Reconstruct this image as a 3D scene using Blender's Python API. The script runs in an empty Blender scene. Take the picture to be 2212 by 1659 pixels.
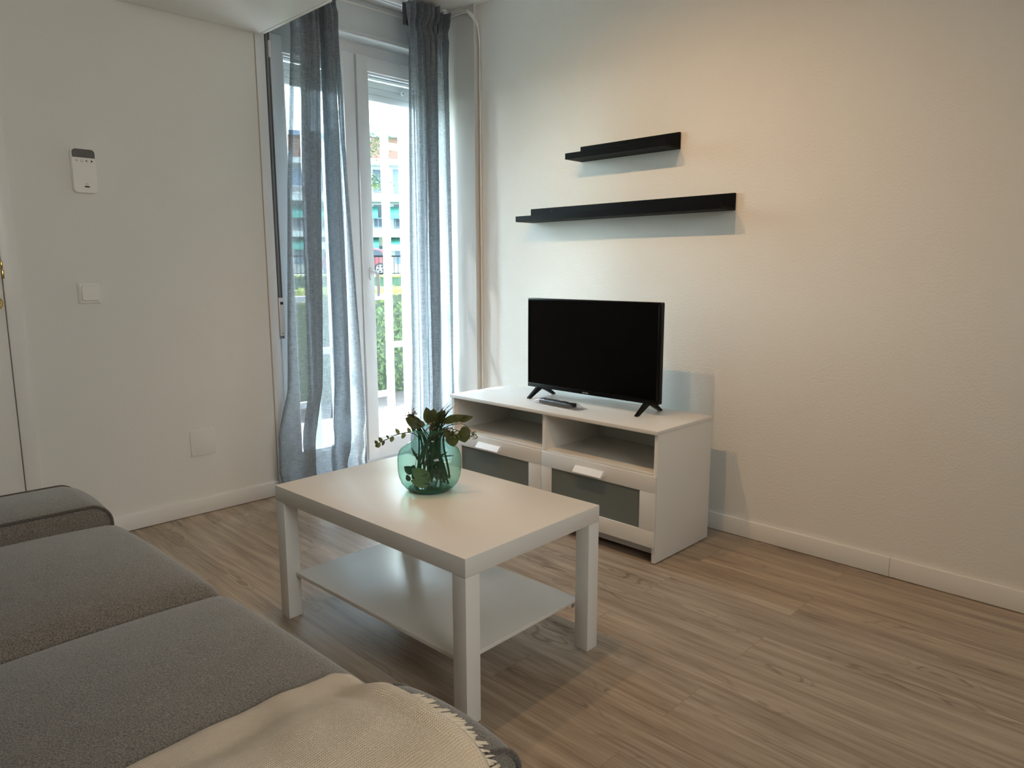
import bpy, bmesh, math, random
from mathutils import Vector, Matrix, noise
random.seed(11)
PI = math.pi
col = bpy.context.scene.collection
MW = {}

# ---------------------------------------------------------------- helpers
def tag(o, label=None, cat=None, group=None, kind=None):
    if label: o['label'] = label
    if cat: o['category'] = cat
    if group: o['group'] = group
    if kind: o['kind'] = kind
    return o

def thing(name, label, cat, loc=(0, 0, 0), rotz=0, group=None, kind=None):
    o = bpy.data.objects.new(name, None)
    o.empty_display_size = 0.05
    col.objects.link(o)
    o.location = loc
    o.rotation_euler = (0, 0, rotz)
    MW[o] = Matrix.Translation(Vector(loc)) @ Matrix.Rotation(rotz, 4, 'Z')
    return tag(o, label, cat, group, kind)

def obj(name, bm, m, parent=None, local=False, smooth=False, ang=35, recalc=True):
    """link bm as ONE mesh object; geometry is in world metres unless local=True"""
    if recalc:
        bmesh.ops.recalc_face_normals(bm, faces=bm.faces[:])
    if parent is not None and not local:
        bm.transform(MW[parent].inverted())
    me = bpy.data.meshes.new(name)
    bm.to_mesh(me)
    bm.free()
    if smooth:
        for p in me.polygons: p.use_smooth = True
        if ang < 180:
            try: me.set_sharp_from_angle(angle=math.radians(ang))
            except Exception: pass
    ms = m if isinstance(m, (list, tuple)) else [m]
    for k in ms: me.materials.append(k)
    o = bpy.data.objects.new(name, me)
    col.objects.link(o)
    if parent is not None:
        o.parent = parent
        MW[o] = MW[parent]
    else:
        MW[o] = Matrix.Identity(4)
    return o

def nb(): return bmesh.new()

def box(bm, x0, x1, y0, y1, z0, z1, r=0.0, seg=2, M=None, mi=0):
    b = bmesh.new()
    bmesh.ops.create_cube(b, size=1)
    for v in b.verts:
        v.co = Vector((x0 + (v.co.x + .5) * (x1 - x0), y0 + (v.co.y + .5) * (y1 - y0), z0 + (v.co.z + .5) * (z1 - z0)))
    if r > 0:
        bmesh.ops.bevel(b, geom=b.edges[:], offset=r, segments=seg, affect='EDGES', profile=.5)
    join(bm, b, M, mi)

def join(bm, b, M=None, mi=0):
    if M is not None: b.transform(M)
    mp = [bm.verts.new(v.co) for v in b.verts]
    b.verts.index_update()
    for f in b.faces:
        try:
            nf = bm.faces.new([mp[v.index] for v in f.verts])
            nf.material_index = mi
        except ValueError: pass
    b.free()

def tube(bm, pts, r, n=8, cap=True, mi=0):
    pts = [Vector(p) for p in pts]
    rs = r if isinstance(r, (list, tuple)) else [r] * len(pts)
    prev = None
    rings = []
    for i, p in enumerate(pts):
        if i == 0: t = pts[1] - p
        elif i == len(pts) - 1: t = p - pts[i - 1]
        else: t = pts[i + 1] - pts[i - 1]
        t.normalize()
        if prev is None:
            a = Vector((0, 0, 1)) if abs(t.z) < .9 else Vector((1, 0, 0))
            u = t.cross(a).normalized()
        else:
            u = (prev - t * prev.dot(t)).normalized()
        prev = u
        w = t.cross(u)
        rings.append([bm.verts.new(p + (u * math.cos(2 * PI * k / n) + w * math.sin(2 * PI * k / n)) * rs[i]) for k in range(n)])
    for a, b in zip(rings, rings[1:]):
        for k in range(n):
            f = bm.faces.new((a[k], a[(k + 1) % n], b[(k + 1) % n], b[k])); f.material_index = mi
    if cap:
        f = bm.faces.new(rings[0][::-1]); f.material_index = mi
        f = bm.faces.new(rings[-1]); f.material_index = mi

def lathe(bm, prof, n=48, c=(0, 0, 0), closed=False):
    c = Vector(c)
    rings = []
    for r, z in prof:
        if r < 1e-5: rings.append([bm.verts.new(c + Vector((0, 0, z)))])
        else: rings.append([bm.verts.new(c + Vector((r * math.cos(2 * PI * k / n), r * math.sin(2 * PI * k / n), z))) for k in range(n)])
    for a, b in zip(rings, rings[1:]):
        for k in range(n):
            k2 = (k + 1) % n
            if len(a) == 1 and len(b) == 1: continue
            if len(a) == 1: bm.faces.new((a[0], b[k2], b[k]))
            elif len(b) == 1: bm.faces.new((a[k], a[k2], b[0]))
            else: bm.faces.new((a[k], a[k2], b[k2], b[k]))

def cyl(bm, p0, p1, r, n=20):
    tube(bm, [p0, p1], r, n)

def prism(bm, poly, axis, a0, a1, mi=0):
    """poly: 2D points in the plane normal to axis, extruded a0..a1"""
    def mk(p, a):
        if axis == 'x': return (a, p[0], p[1])
        if axis == 'y': return (p[0], a, p[1])
        return (p[0], p[1], a)
    A = [bm.verts.new(mk(p, a0)) for p in poly]
    B = [bm.verts.new(mk(p, a1)) for p in poly]
    n = len(poly)
    for i in range(n):
        f = bm.faces.new((A[i], A[(i + 1) % n], B[(i + 1) % n], B[i])); f.material_index = mi
    f = bm.faces.new(A[::-1]); f.material_index = mi
    f = bm.faces.new(B); f.material_index = mi

def roundrect(x0, x1, z0, z1, r, n=6):
    out = []
    for cx, cz, a0 in ((x1 - r, z0 + r, -90), (x1 - r, z1 - r, 0), (x0 + r, z1 - r, 90), (x0 + r, z0 + r, 180)):
        for k in range(n + 1):
            a = math.radians(a0 + 90 * k / n)
            out.append((cx + r * math.cos(a), cz + r * math.sin(a)))
    return out

def puffbox(x0, x1, y0, y1, z0, z1, r, cuts=22, crown=0.0, fn=None):
    b = bmesh.new()
    bmesh.ops.create_cube(b, size=2)
    bmesh.ops.subdivide_edges(b, edges=b.edges[:], cuts=cuts, use_grid_fill=True)
    c = Vector(((x0 + x1) / 2, (y0 + y1) / 2, (z0 + z1) / 2))
    h = Vector(((x1 - x0) / 2, (y1 - y0) / 2, (z1 - z0) / 2))
    for v in b.verts:
        # denser sampling near the edges
        q = Vector([math.sin(a * PI / 2) if abs(a) < 1 else a for a in v.co])
        p = Vector((q.x * h.x, q.y * h.y, q.z * h.z))
        i = Vector([max(-h[k] + r, min(h[k] - r, p[k])) for k in range(3)])
        d = p - i
        if d.length > 1e-6: p = i + d.normalized() * r
        w = max(0, 1 - (p.x / h.x) ** 2) * max(0, 1 - (p.y / h.y) ** 2)
        if p.z > 0: p.z += crown * w ** .6
        # slightly bulging sides
        s = max(0, 1 - (p.z / h.z) ** 2)
        p.y += math.copysign(1, p.y) * .012 * s * max(0, 1 - (p.x / h.x) ** 2) * (abs(p.y) / h.y) ** 4
        p += c
        if fn: p = fn(p)
        v.co = p
    return b

# ---------------------------------------------------------------- materials
def mat(name):
    m = bpy.data.materials.new(name)
    m.use_nodes = True
    nt = m.node_tree
    return m, nt, nt.nodes['Principled BSDF'], nt.nodes['Material Output']

def N(nt, t, **kw):
    n = nt.nodes.new(t)
    for k, v in kw.items():
        if k.startswith('i_'):
            key = k[2:]
            key = int(key) if key.isdigit() else key.replace('_', ' ')
            n.inputs[key].default_value = v
        else: setattr(n, k, v)
    return n

def L(nt, a, b): nt.links.new(a, b)

def coords(nt, scale=(1, 1, 1), kind='Object'):
    tc = N(nt, 'ShaderNodeTexCoord')
    mp = N(nt, 'ShaderNodeMapping')
    mp.inputs['Scale'].default_value = scale
    L(nt, tc.outputs[kind], mp.inputs['Vector'])
    return mp.outputs['Vector']

def plain(name, c, rough=.5, metal=0, spec=.5, bump=0, bscale=200, var=0, vscale=3, **kw):
    m, nt, bs, out = mat(name)
    bs.inputs['Base Color'].default_value = (*c, 1)
    bs.inputs['Roughness'].default_value = rough
    bs.inputs['Metallic'].default_value = metal
    bs.inputs['Specular IOR Level'].default_value = spec
    for k, v in kw.items(): bs.inputs[k.replace('_', ' ')].default_value = v
    v3 = coords(nt)
    if var:
        nz = N(nt, 'ShaderNodeTexNoise', i_Scale=vscale, i_Detail=4)
        L(nt, v3, nz.inputs['Vector'])
        mx = N(nt, 'ShaderNodeMix', data_type='RGBA')
        mx.inputs[6].default_value = (*[k * (1 - var) for k in c], 1)
        mx.inputs[7].default_value = (*[min(1, k * (1 + var)) for k in c], 1)
        L(nt, nz.outputs['Fac'], mx.inputs[0])
        L(nt, mx.outputs[2], bs.inputs['Base Color'])
    if bump:
        nz = N(nt, 'ShaderNodeTexNoise', i_Scale=bscale, i_Detail=3)
        L(nt, v3, nz.inputs['Vector'])
        b = N(nt, 'ShaderNodeBump', i_Strength=bump, i_Distance=.002)
        L(nt, nz.outputs['Fac'], b.inputs['Height'])
        L(nt, b.outputs['Normal'], bs.inputs['Normal'])
    return m

M_wall = plain('wall_paint', (.80, .79, .755), .75, bump=.55, bscale=110, spec=.25)
M_wallL = plain('wall_paint_left', (.78, .77, .73), .8, bump=.2, bscale=90, spec=.25)
M_ceil = plain('ceiling_paint', (.82, .82, .80), .85, bump=.15)
M_trim = plain('white_lacquer_trim', (.82, .81, .78), .35, spec=.4)
M_pvc = plain('white_pvc', (.78, .80, .82), .22, spec=.5)
M_gasket = plain('grey_gasket', (.10, .11, .12), .6)
M_lack = plain('white_lacquer_furniture', (.74, .73, .70), .30, spec=.85, bump=.04, bscale=400)
M_lackside = plain('white_foil_board', (.76, .75, .72), .4, spec=.4, bump=.03, bscale=400)
M_back = plain('pale_green_back_panel', (.52, .56, .53), .5)
M_dark = plain('dark_gap', (.03, .03, .03), .8)
M_black = plain('black_painted_board', (.002, .002, .0022), .5, spec=.08)
M_tvplas = plain('black_gloss_plastic', (.0018, .0018, .002), .28, spec=.15)
M_screen = plain('black_screen', (.0008, .0008, .0009), .12, spec=.12)
M_logo = plain('silver_print', (.75, .75, .76), .4)
M_white = plain('white_plastic', (.84, .83, .81), .35)
M_alarm = plain('white_satin_plastic', (.86, .84, .80), .4)
M_smoke = plain('smoked_plastic', (.13, .125, .12), .25, var=.3, vscale=90)
M_ink = plain('dark_ink', (.02, .02, .02), .5)
M_inkgrey = plain('grey_ink', (.22, .21, .2), .5)
M_brass = plain('polished_brass', (.62, .44, .14), .18, metal=1)
M_rubber = plain('black_rubber', (.012, .012, .013), .55)
M_strap = plain('grey_woven_strap', (.20, .205, .21), .8, bump=.4, bscale=600)
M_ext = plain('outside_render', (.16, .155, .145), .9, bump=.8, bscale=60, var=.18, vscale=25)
M_grille = plain('white_painted_steel', (.92, .93, .92), .4)
M_terr = plain('pale_terrace_tiles', (.80, .79, .75), .8, var=.05)
M_soil = plain('dry_soil', (.12, .095, .08), .95, var=.4, vscale=14, bump=.6, bscale=40)
M_grass = plain('lawn_grass', (.10, .15, .05), .9, var=.4, vscale=9)
M_tarm = plain('grey_tarmac', (.12, .12, .12), .9, var=.1)
M_stone = plain('pale_stone', (.55, .52, .47), .9)

def glass_mat(name, tint=(1, 1, 1), gloss=.045):
    m, nt, bs, out = mat(name)
    nt.nodes.remove(bs)
    tr = N(nt, 'ShaderNodeBsdfTransparent'); tr.inputs[0].default_value = (*tint, 1)
    gl = N(nt, 'ShaderNodeBsdfGlossy', i_Roughness=.02)
    fc = N(nt, 'ShaderNodeLayerWeight', i_Blend=.5)
    p5 = N(nt, 'ShaderNodeMath', operation='POWER', i_1=5.0); L(nt, fc.outputs['Facing'], p5.inputs[0])
    lw = N(nt, 'ShaderNodeMath', operation='MULTIPLY_ADD', i_1=.9, i_2=gloss); L(nt, p5.outputs[0], lw.inputs[0])
    mx = N(nt, 'ShaderNodeMixShader')
    L(nt, lw.outputs[0], mx.inputs[0]); L(nt, tr.outputs[0], mx.inputs[1]); L(nt, gl.outputs[0], mx.inputs[2])
    L(nt, mx.outputs[0], out.inputs[0])
    return m
M_glass = glass_mat('window_glass', (.97, .985, .98))
M_frost, nt, bs, out = mat('frosted_glass')
bs.inputs['Base Color'].default_value = (.15, .175, .165, 1)
bs.inputs['Roughness'].default_value = .16
bs.inputs['Specular IOR Level'].default_value = .45

# vase glass : thin recycled glass, greener towards its edges
M_vase, nt, bs, out = mat('green_recycled_glass')
nt.nodes.remove(bs)
lw = N(nt, 'ShaderNodeLayerWeight', i_Blend=.5)
cr = N(nt, 'ShaderNodeValToRGB')
e = cr.color_ramp.elements
e[0].position = 0; e[0].color = (.80, .95, .90, 1)
e[1].position = 1; e[1].color = (.18, .52, .42, 1)
k = cr.color_ramp.elements.new(.7); k.color = (.66, .90, .82, 1)
L(nt, lw.outputs['Facing'], cr.inputs[0])
# darker and thicker towards the foot
tc = N(nt, 'ShaderNodeTexCoord'); sx = N(nt, 'ShaderNodeSeparateXYZ'); L(nt, tc.outputs['Object'], sx.inputs[0])
mr = N(nt, 'ShaderNodeMapRange', i_1=0.0, i_2=.025, i_3=.4, i_4=1.0); L(nt, sx.outputs[2], mr.inputs[0])
mul = N(nt, 'ShaderNodeMix', data_type='RGBA'); mul.inputs[6].default_value = (.03, .16, .10, 1)
L(nt, mr.outputs[0], mul.inputs[0]); L(nt, cr.outputs[0], mul.inputs[7])
tr = N(nt, 'ShaderNodeBsdfTransparent'); L(nt, mul.outputs[2], tr.inputs[0])
gl = N(nt, 'ShaderNodeBsdfGlossy', i_Roughness=.03)
nz = N(nt, 'ShaderNodeTexVoronoi', i_Scale=55.0); L(nt, coords(nt), nz.inputs['Vector'])
bp = N(nt, 'ShaderNodeBump', i_Strength=.12, i_Distance=.003); L(nt, nz.outputs['Distance'], bp.inputs['Height'])
L(nt, bp.outputs[0], gl.inputs['Normal'])
p5 = N(nt, 'ShaderNodeMath', operation='POWER', i_1=5.0); L(nt, lw.outputs['Facing'], p5.inputs[0])
fr = N(nt, 'ShaderNodeMath', operation='MULTIPLY_ADD', i_1=.7, i_2=.04); L(nt, p5.outputs[0], fr.inputs[0])
mx = N(nt, 'ShaderNodeMixShader'); L(nt, fr.outputs[0], mx.inputs[0]); L(nt, tr.outputs[0], mx.inputs[1]); L(nt, gl.outputs[0], mx.inputs[2])
df = N(nt, 'ShaderNodeBsdfTranslucent'); df.inputs[0].default_value = (.25, .75, .6, 1)
mx2 = N(nt, 'ShaderNodeMixShader', i_0=.10); L(nt, mx.outputs[0], mx2.inputs[1]); L(nt, df.outputs[0], mx2.inputs[2])
L(nt, mx2.outputs[0], out.inputs[0])

# clear crinkled plastic
M_bag = glass_mat('clear_plastic_film', (.93, .94, .95))
nt = M_bag.node_tree
g = [n for n in nt.nodes if n.type == 'BSDF_GLOSSY'][0]; g.inputs['Roughness'].default_value = .12
mxs = [n for n in nt.nodes if n.type == 'MIX_SHADER'][0]
frn = [n for n in nt.nodes if n.type == 'MATH' and n.operation == 'MULTIPLY_ADD'][0]; frn.inputs[2].default_value = .14

# curtain cloth
def curtain_mat(name, c, trans):
    m, nt, bs, out = mat(name)
    nt.nodes.remove(bs)
    w1 = N(nt, 'ShaderNodeTexNoise', i_Scale=1.0, i_Detail=3); L(nt, coords(nt, (30, 30, 420)), w1.inputs['Vector'])
    w2 = N(nt, 'ShaderNodeTexNoise', i_Scale=1.0, i_Detail=2); L(nt, coords(nt, (500, 500, 40)), w2.inputs['Vector'])
    ad = N(nt, 'ShaderNodeMath', operation='ADD'); L(nt, w1.outputs['Fac'], ad.inputs[0]); L(nt, w2.outputs['Fac'], ad.inputs[1])
    r1 = N(nt, 'ShaderNodeMapRange', i_1=.7, i_2=1.3, i_3=.70, i_4=1.25); L(nt, ad.outputs[0], r1.inputs[0])
    cm = N(nt, 'ShaderNodeMix', data_type='RGBA', blend_type='MULTIPLY'); cm.inputs[0].default_value = 1
    cm.inputs[6].default_value = (*c, 1); L(nt, r1.outputs[0], cm.inputs[7])
    d = N(nt, 'ShaderNodeBsdfDiffuse'); L(nt, cm.outputs[2], d.inputs[0])
    t = N(nt, 'ShaderNodeBsdfTranslucent'); L(nt, cm.outputs[2], t.inputs[0])
    mx = N(nt, 'ShaderNodeMixShader', i_0=.45); L(nt, d.outputs[0], mx.inputs[1]); L(nt, t.outputs[0], mx.inputs[2])
    tp = N(nt, 'ShaderNodeBsdfTransparent'); tp.inputs[0].default_value = (.9, .95, 1, 1)
    lw = N(nt, 'ShaderNodeLayerWeight', i_Blend=.5)
    r2 = N(nt, 'ShaderNodeMapRange', i_1=.1, i_2=1.0, i_3=trans, i_4=.04); L(nt, lw.outputs['Facing'], r2.inputs[0])
    r3 = N(nt, 'ShaderNodeMath', operation='MULTIPLY'); L(nt, r2.outputs[0], r3.inputs[0])
    inv = N(nt, 'ShaderNodeMapRange', i_1=.7, i_2=1.3, i_3=1.3, i_4=.7); L(nt, ad.outputs[0], inv.inputs[0]); L(nt, inv.outputs[0], r3.inputs[1])
    m2 = N(nt, 'ShaderNodeMixShader'); L(nt, r3.outputs[0], m2.inputs[0]); L(nt, mx.outputs[0], m2.inputs[1]); L(nt, tp.outputs[0], m2.inputs[2])
    L(nt, m2.outputs[0], out.inputs[0])
    return m
M_curt = curtain_mat('grey_sheer_linen', (.29, .31, .33), .22)
M_tape = plain('dark_header_tape', (.05, .055, .06), .9)

# tweed upholstery
def tweed(name, c1, c2, s=900):
    m, nt, bs, out = mat(name)
    v = coords(nt)
    a = N(nt, 'ShaderNodeTexNoise', i_Scale=s * .45, i_Detail=2); L(nt, v, a.inputs['Vector'])
    b = N(nt, 'ShaderNodeTexNoise', i_Scale=14.0, i_Detail=4); L(nt, v, b.inputs['Vector'])
    w = N(nt, 'ShaderNodeTexVoronoi', i_Scale=s * .35); L(nt, v, w.inputs['Vector'])
    ad = N(nt, 'ShaderNodeMath', operation='MULTIPLY_ADD', i_1=.12); L(nt, b.outputs['Fac'], ad.inputs[0]); L(nt, a.outputs['Fac'], ad.inputs[2])
    ra = N(nt, 'ShaderNodeMapRange', i_1=.38, i_2=.74); L(nt, ad.outputs[0], ra.inputs[0])
    mx = N(nt, 'ShaderNodeMix', data_type='RGBA'); mx.inputs[6].default_value = (*c1, 1); mx.inputs[7].default_value = (*c2, 1)
    L(nt, ra.outputs[0], mx.inputs[0]); L(nt, mx.outputs[2], bs.inputs['Base Color'])
    bs.inputs['Roughness'].default_value = .95; bs.inputs['Specular IOR Level'].default_value = .15
    bs.inputs['Sheen Weight'].default_value = .35; bs.inputs['Sheen Roughness'].default_value = .5
    bp = N(nt, 'ShaderNodeBump', i_Strength=.5, i_Distance=.0015); L(nt, w.outputs['Distance'], bp.inputs['Height']); L(nt, bp.outputs[0], bs.inputs['Normal'])
    return m
M_sofa = tweed('taupe_tweed', (.090, .078, .063), (.265, .235, .20))
M_pipe = tweed('taupe_piping', (.05, .043, .035), (.14, .12, .10))

# woven throw (uses UV in metres)
M_throw, nt, bs, out = mat('cream_woven_wool')
tc = N(nt, 'ShaderNodeTexCoord')
mp = N(nt, 'ShaderNodeMapping'); mp.inputs['Scale'].default_value = (1, 1, 1); L(nt, tc.outputs['UV'], mp.inputs['Vector'])
nzd = N(nt, 'ShaderNodeTexNoise', i_Scale=40.0, i_Detail=2); L(nt, mp.outputs[0], nzd.inputs['Vector'])
vm = N(nt, 'ShaderNodeVectorMath', operation='MULTIPLY_ADD'); vm.inputs[1].default_value = (.0035, .0035, 0)
L(nt, nzd.outputs['Color'], vm.inputs[0]); L(nt, mp.outputs[0], vm.inputs[2])
wa = N(nt, 'ShaderNodeTexWave', wave_type='BANDS', bands_direction='X', i_Scale=85.0, i_Distortion=.5); L(nt, vm.outputs[0], wa.inputs['Vector'])
wb = N(nt, 'ShaderNodeTexWave', wave_type='BANDS', bands_direction='Y', i_Scale=120.0, i_Distortion=.5); L(nt, vm.outputs[0], wb.inputs['Vector'])
mn = N(nt, 'ShaderNodeMath', operation='MULTIPLY'); L(nt, wa.outputs['Fac'], mn.inputs[0]); L(nt, wb.outputs['Fac'], mn.inputs[1])
nz2 = N(nt, 'ShaderNodeTexNoise', i_Scale=9.0, i_Detail=5); L(nt, mp.outputs[0], nz2.inputs['Vector'])
sm = N(nt, 'ShaderNodeMath', operation='MULTIPLY_ADD', i_1=.8); L(nt, nz2.outputs['Fac'], sm.inputs[0]); L(nt, mn.outputs[0], sm.inputs[2])
rr = N(nt, 'ShaderNodeMapRange', i_1=.2, i_2=1.1); L(nt, sm.outputs[0], rr.inputs[0])
mx = N(nt, 'ShaderNodeMix', data_type='RGBA'); mx.inputs[6].default_value = (.60, .46, .31, 1); mx.inputs[7].default_value = (.92, .76, .56, 1)
L(nt, rr.outputs[0], mx.inputs[0]); L(nt, mx.outputs[2], bs.inputs['Base Color'])
bs.inputs['Roughness'].default_value = .95; bs.inputs['Sheen Weight'].default_value = .4; bs.inputs['Specular IOR Level'].default_value = .1
bp = N(nt, 'ShaderNodeBump', i_Strength=.7, i_Distance=.002); L(nt, mn.outputs[0], bp.inputs['Height']); L(nt, bp.outputs[0], bs.inputs['Normal'])
M_fringe = plain('cream_yarn', (.74, .64, .50), .95)

# laminate oak floor
M_floor, nt, bs, out = mat('oak_laminate')
v = coords(nt)
br = N(nt, 'ShaderNodeTexBrick', offset=.37, offset_frequency=2, squash=1)
br.inputs['Color1'].default_value = (0, 0, 0, 1); br.inputs['Color2'].default_value = (1, 1, 1, 1); br.inputs['Mortar'].default_value = (.5, .5, .5, 1)
for kk, vv in (('Scale', 1.0), ('Mortar Size', .0011), ('Mortar Smooth', .3), ('Bias', 0.0), ('Brick Width', 1.22), ('Row Height', .19)): br.inputs[kk].default_value = vv
L(nt, v, br.inputs['Vector'])
sc = N(nt, 'ShaderNodeVectorMath', operation='SCALE'); sc.inputs[3].default_value = 37.0; L(nt, br.outputs['Color'], sc.inputs[0])
off = N(nt, 'ShaderNodeVectorMath', operation='ADD'); L(nt, v, off.inputs[0]); L(nt, sc.outputs[0], off.inputs[1])
def smap(s):
    mp = N(nt, 'ShaderNodeMapping'); mp.inputs['Scale'].default_value = s; L(nt, off.outputs[0], mp.inputs['Vector']); return mp.outputs[0]
fine = N(nt, 'ShaderNodeTexNoise', i_Scale=1.0, i_Detail=5, i_Roughness=.65); L(nt, smap((5, 230, 1)), fine.inputs['Vector'])
mid = N(nt, 'ShaderNodeTexNoise', i_Scale=1.0, i_Detail=5, i_Roughness=.6, i_Distortion=.6); L(nt, smap((1.6, 26, 1)), mid.inputs['Vector'])
big = N(nt, 'ShaderNodeTexNoise', i_Scale=1.0, i_Detail=2, i_Roughness=.45, i_Distortion=.25); L(nt, smap((2.1, 9.5, 1)), big.inputs['Vector'])
# growth rings : contour lines of the slow noise
m1 = N(nt, 'ShaderNodeMath', operation='MULTIPLY', i_1=105.0); L(nt, big.outputs['Fac'], m1.inputs[0])
sn = N(nt, 'ShaderNodeMath', operation='SINE'); L(nt, m1.outputs[0], sn.inputs[0])
pw = N(nt, 'ShaderNodeMapRange', i_1=.25, i_2=1.0); L(nt, sn.outputs[0], pw.inputs[0])
msk = N(nt, 'ShaderNodeMapRange', i_1=.56, i_2=.68); L(nt, big.outputs['Fac'], msk.inputs[0])
rg = N(nt, 'ShaderNodeMath', operation='MULTIPLY'); L(nt, pw.outputs[0], rg.inputs[0]); L(nt, msk.outputs[0], rg.inputs[1])
# knots
kn = N(nt, 'ShaderNodeTexVoronoi', i_Scale=1.0, i_Randomness=1.0); L(nt, smap((1.5, 5.2, 1)), kn.inputs['Vector'])
kr = N(nt, 'ShaderNodeMapRange', i_1=.01, i_2=.16, i_3=1.0, i_4=0.0); L(nt, kn.outputs['Distance'], kr.inputs[0])
c1 = N(nt, 'ShaderNodeMix', data_type='RGBA'); c1.inputs[6].default_value = (.175, .128, .088, 1); c1.inputs[7].default_value = (.50, .405, .31, 1)
mm = N(nt, 'ShaderNodeMath', operation='MULTIPLY_ADD', i_1=.55); L(nt, fine.outputs['Fac'], mm.inputs[0])
m5 = N(nt, 'ShaderNodeMath', operation='MULTIPLY', i_1=.75); L(nt, mid.outputs['Fac'], m5.inputs[0]); L(nt, m5.outputs[0], mm.inputs[2])
m6 = N(nt, 'ShaderNodeMapRange', i_1=.43, i_2=.86); L(nt, mm.outputs[0], m6.inputs[0]); L(nt, m6.outputs[0], c1.inputs[0])
c2 = N(nt, 'ShaderNodeMix', data_type='RGBA', blend_type='MULTIPLY'); c2.inputs[7].default_value = (.52, .48, .44, 1)
m7 = N(nt, 'ShaderNodeMath', operation='MULTIPLY', i_1=.8); L(nt, rg.outputs[0], m7.inputs[0]); L(nt, m7.outputs[0], c2.inputs[0]); L(nt, c1.outputs[2], c2.inputs[6])
c3 = N(nt, 'ShaderNodeMix', data_type='RGBA', blend_type='MULTIPLY'); c3.inputs[7].default_value = (.50, .45, .40, 1)
m8 = N(nt, 'ShaderNodeMath', operation='MULTIPLY', i_1=.8); L(nt, kr.outputs[0], m8.inputs[0]); L(nt, m8.outputs[0], c3.inputs[0]); L(nt, c2.outputs[2], c3.inputs[6])
c4 = N(nt, 'ShaderNodeMix', data_type='RGBA', blend_type='MULTIPLY'); c4.inputs[0].default_value = 1
t1 = N(nt, 'ShaderNodeMapRange', i_3=.90, i_4=1.08); L(nt, br.outputs['Color'], t1.inputs[0]); L(nt, t1.outputs[0], c4.inputs[7]); L(nt, c3.outputs[2], c4.inputs[6])
c5 = N(nt, 'ShaderNodeMix', data_type='RGBA'); c5.inputs[7].default_value = (.11, .075, .05, 1)
m9 = N(nt, 'ShaderNodeMath', operation='MULTIPLY', i_1=.45); L(nt, br.outputs['Fac'], m9.inputs[0]); L(nt, m9.outputs[0], c5.inputs[0]); L(nt, c4.outputs[2], c5.inputs[6])
L(nt, c5.outputs[2], bs.inputs['Base Color'])
bs.inputs['Roughness'].default_value = .38; bs.inputs['Specular IOR Level'].default_value = .5
bp = N(nt, 'ShaderNodeBump', i_Strength=.12, i_Distance=.001); L(nt, fine.outputs['Fac'], bp.inputs['Height']); L(nt, bp.outputs[0], bs.inputs['Normal'])

def leafmat(name, c, tr=.35, var=.35):
    m, nt, bs, out = mat(name)
    nz = N(nt, 'ShaderNodeTexNoise', i_Scale=30.0, i_Detail=3); L(nt, coords(nt), nz.inputs['Vector'])
    mx = N(nt, 'ShaderNodeMix', data_type='RGBA'); mx.inputs[6].default_value = (*[k * (1 - var) for k in c], 1); mx.inputs[7].default_value = (*[k * (1 + var) for k in c], 1)
    L(nt, nz.outputs['Fac'], mx.inputs[0]); L(nt, mx.outputs[2], bs.inputs['Base Color'])
    bs.inputs['Roughness'].default_value = .5
    t = N(nt, 'ShaderNodeBsdfTranslucent'); L(nt, mx.outputs[2], t.inputs[0])
    ms = N(nt, 'ShaderNodeMixShader', i_0=tr); L(nt, bs.outputs[0], ms.inputs[1]); L(nt, t.outputs[0], ms.inputs[2]); L(nt, ms.outputs[0], out.inputs[0])
    return m
M_leafO = leafmat('olive_leaf', (.085, .10, .028), .45)
M_leafD = leafmat('dark_green_leaf', (.022, .04, .014), .2)
M_leafP = leafmat('pale_leaf', (.22, .25, .10))
M_stem = plain('dark_stem', (.03, .028, .02), .6)
M_berry = leafmat('green_bud', (.24, .26, .08), .2)
M_berryB = leafmat('dry_bud', (.26, .19, .11), .2)
M_hedge = leafmat('hedge_leaf', (.17, .24, .10), .4, .6)
M_hedgeY = leafmat('sunlit_hedge_leaf', (.24, .26, .04), .5, .3)  # sunlight on the hedge tops put into the leaf colour
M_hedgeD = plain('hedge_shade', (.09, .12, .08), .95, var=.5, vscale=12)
M_tree = leafmat('tree_leaf', (.035, .075, .02), .3, .4)
M_treeY = leafmat('sunny_tree_leaf', (.12, .17, .02), .3, .4)
M_bark = plain('bark', (.12, .09, .07), .9)

# ---------------------------------------------------------------- room shell
XR, YB, ZC = 5.4, -4.2, 2.54
WY0, WY1 = -1.065, .02          # window opening
b = nb(); box(b, -.42, XR, YB, .15, -.12, 0)
tag(obj('floor', b, M_floor), 'light oak laminate floor with long planks', 'floor', kind='structure')
b = nb(); box(b, -.42, XR, YB, .15, ZC, ZC + .12)
tag(obj('ceiling', b, M_ceil), 'plain white ceiling', 'ceiling', kind='structure')
# left wall with the balcony door opening and the room door opening
b = nb()
box(b, -.40, 0, -2.18, -1.12, 0, ZC)
box(b, -.40, 0, YB, -2.98, 0, ZC)
box(b, -.40, 0, -2.98, -2.18, 2.04, ZC)
box(b, -.40, -.02, -2.98, -2.18, -.0, 2.04)
tag(obj('wall_left', b, M_wallL), 'plain off-white wall with the alarm panel and switch', 'wall', kind='structure')
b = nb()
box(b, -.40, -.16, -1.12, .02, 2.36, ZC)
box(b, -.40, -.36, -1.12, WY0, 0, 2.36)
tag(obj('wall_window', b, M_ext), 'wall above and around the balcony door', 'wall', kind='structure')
b = nb(); box(b, .336, XR, 0, .15, 0, ZC)
tag(obj('wall_right', b, M_wall), 'long off-white textured wall behind the television', 'wall', kind='structure')
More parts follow.
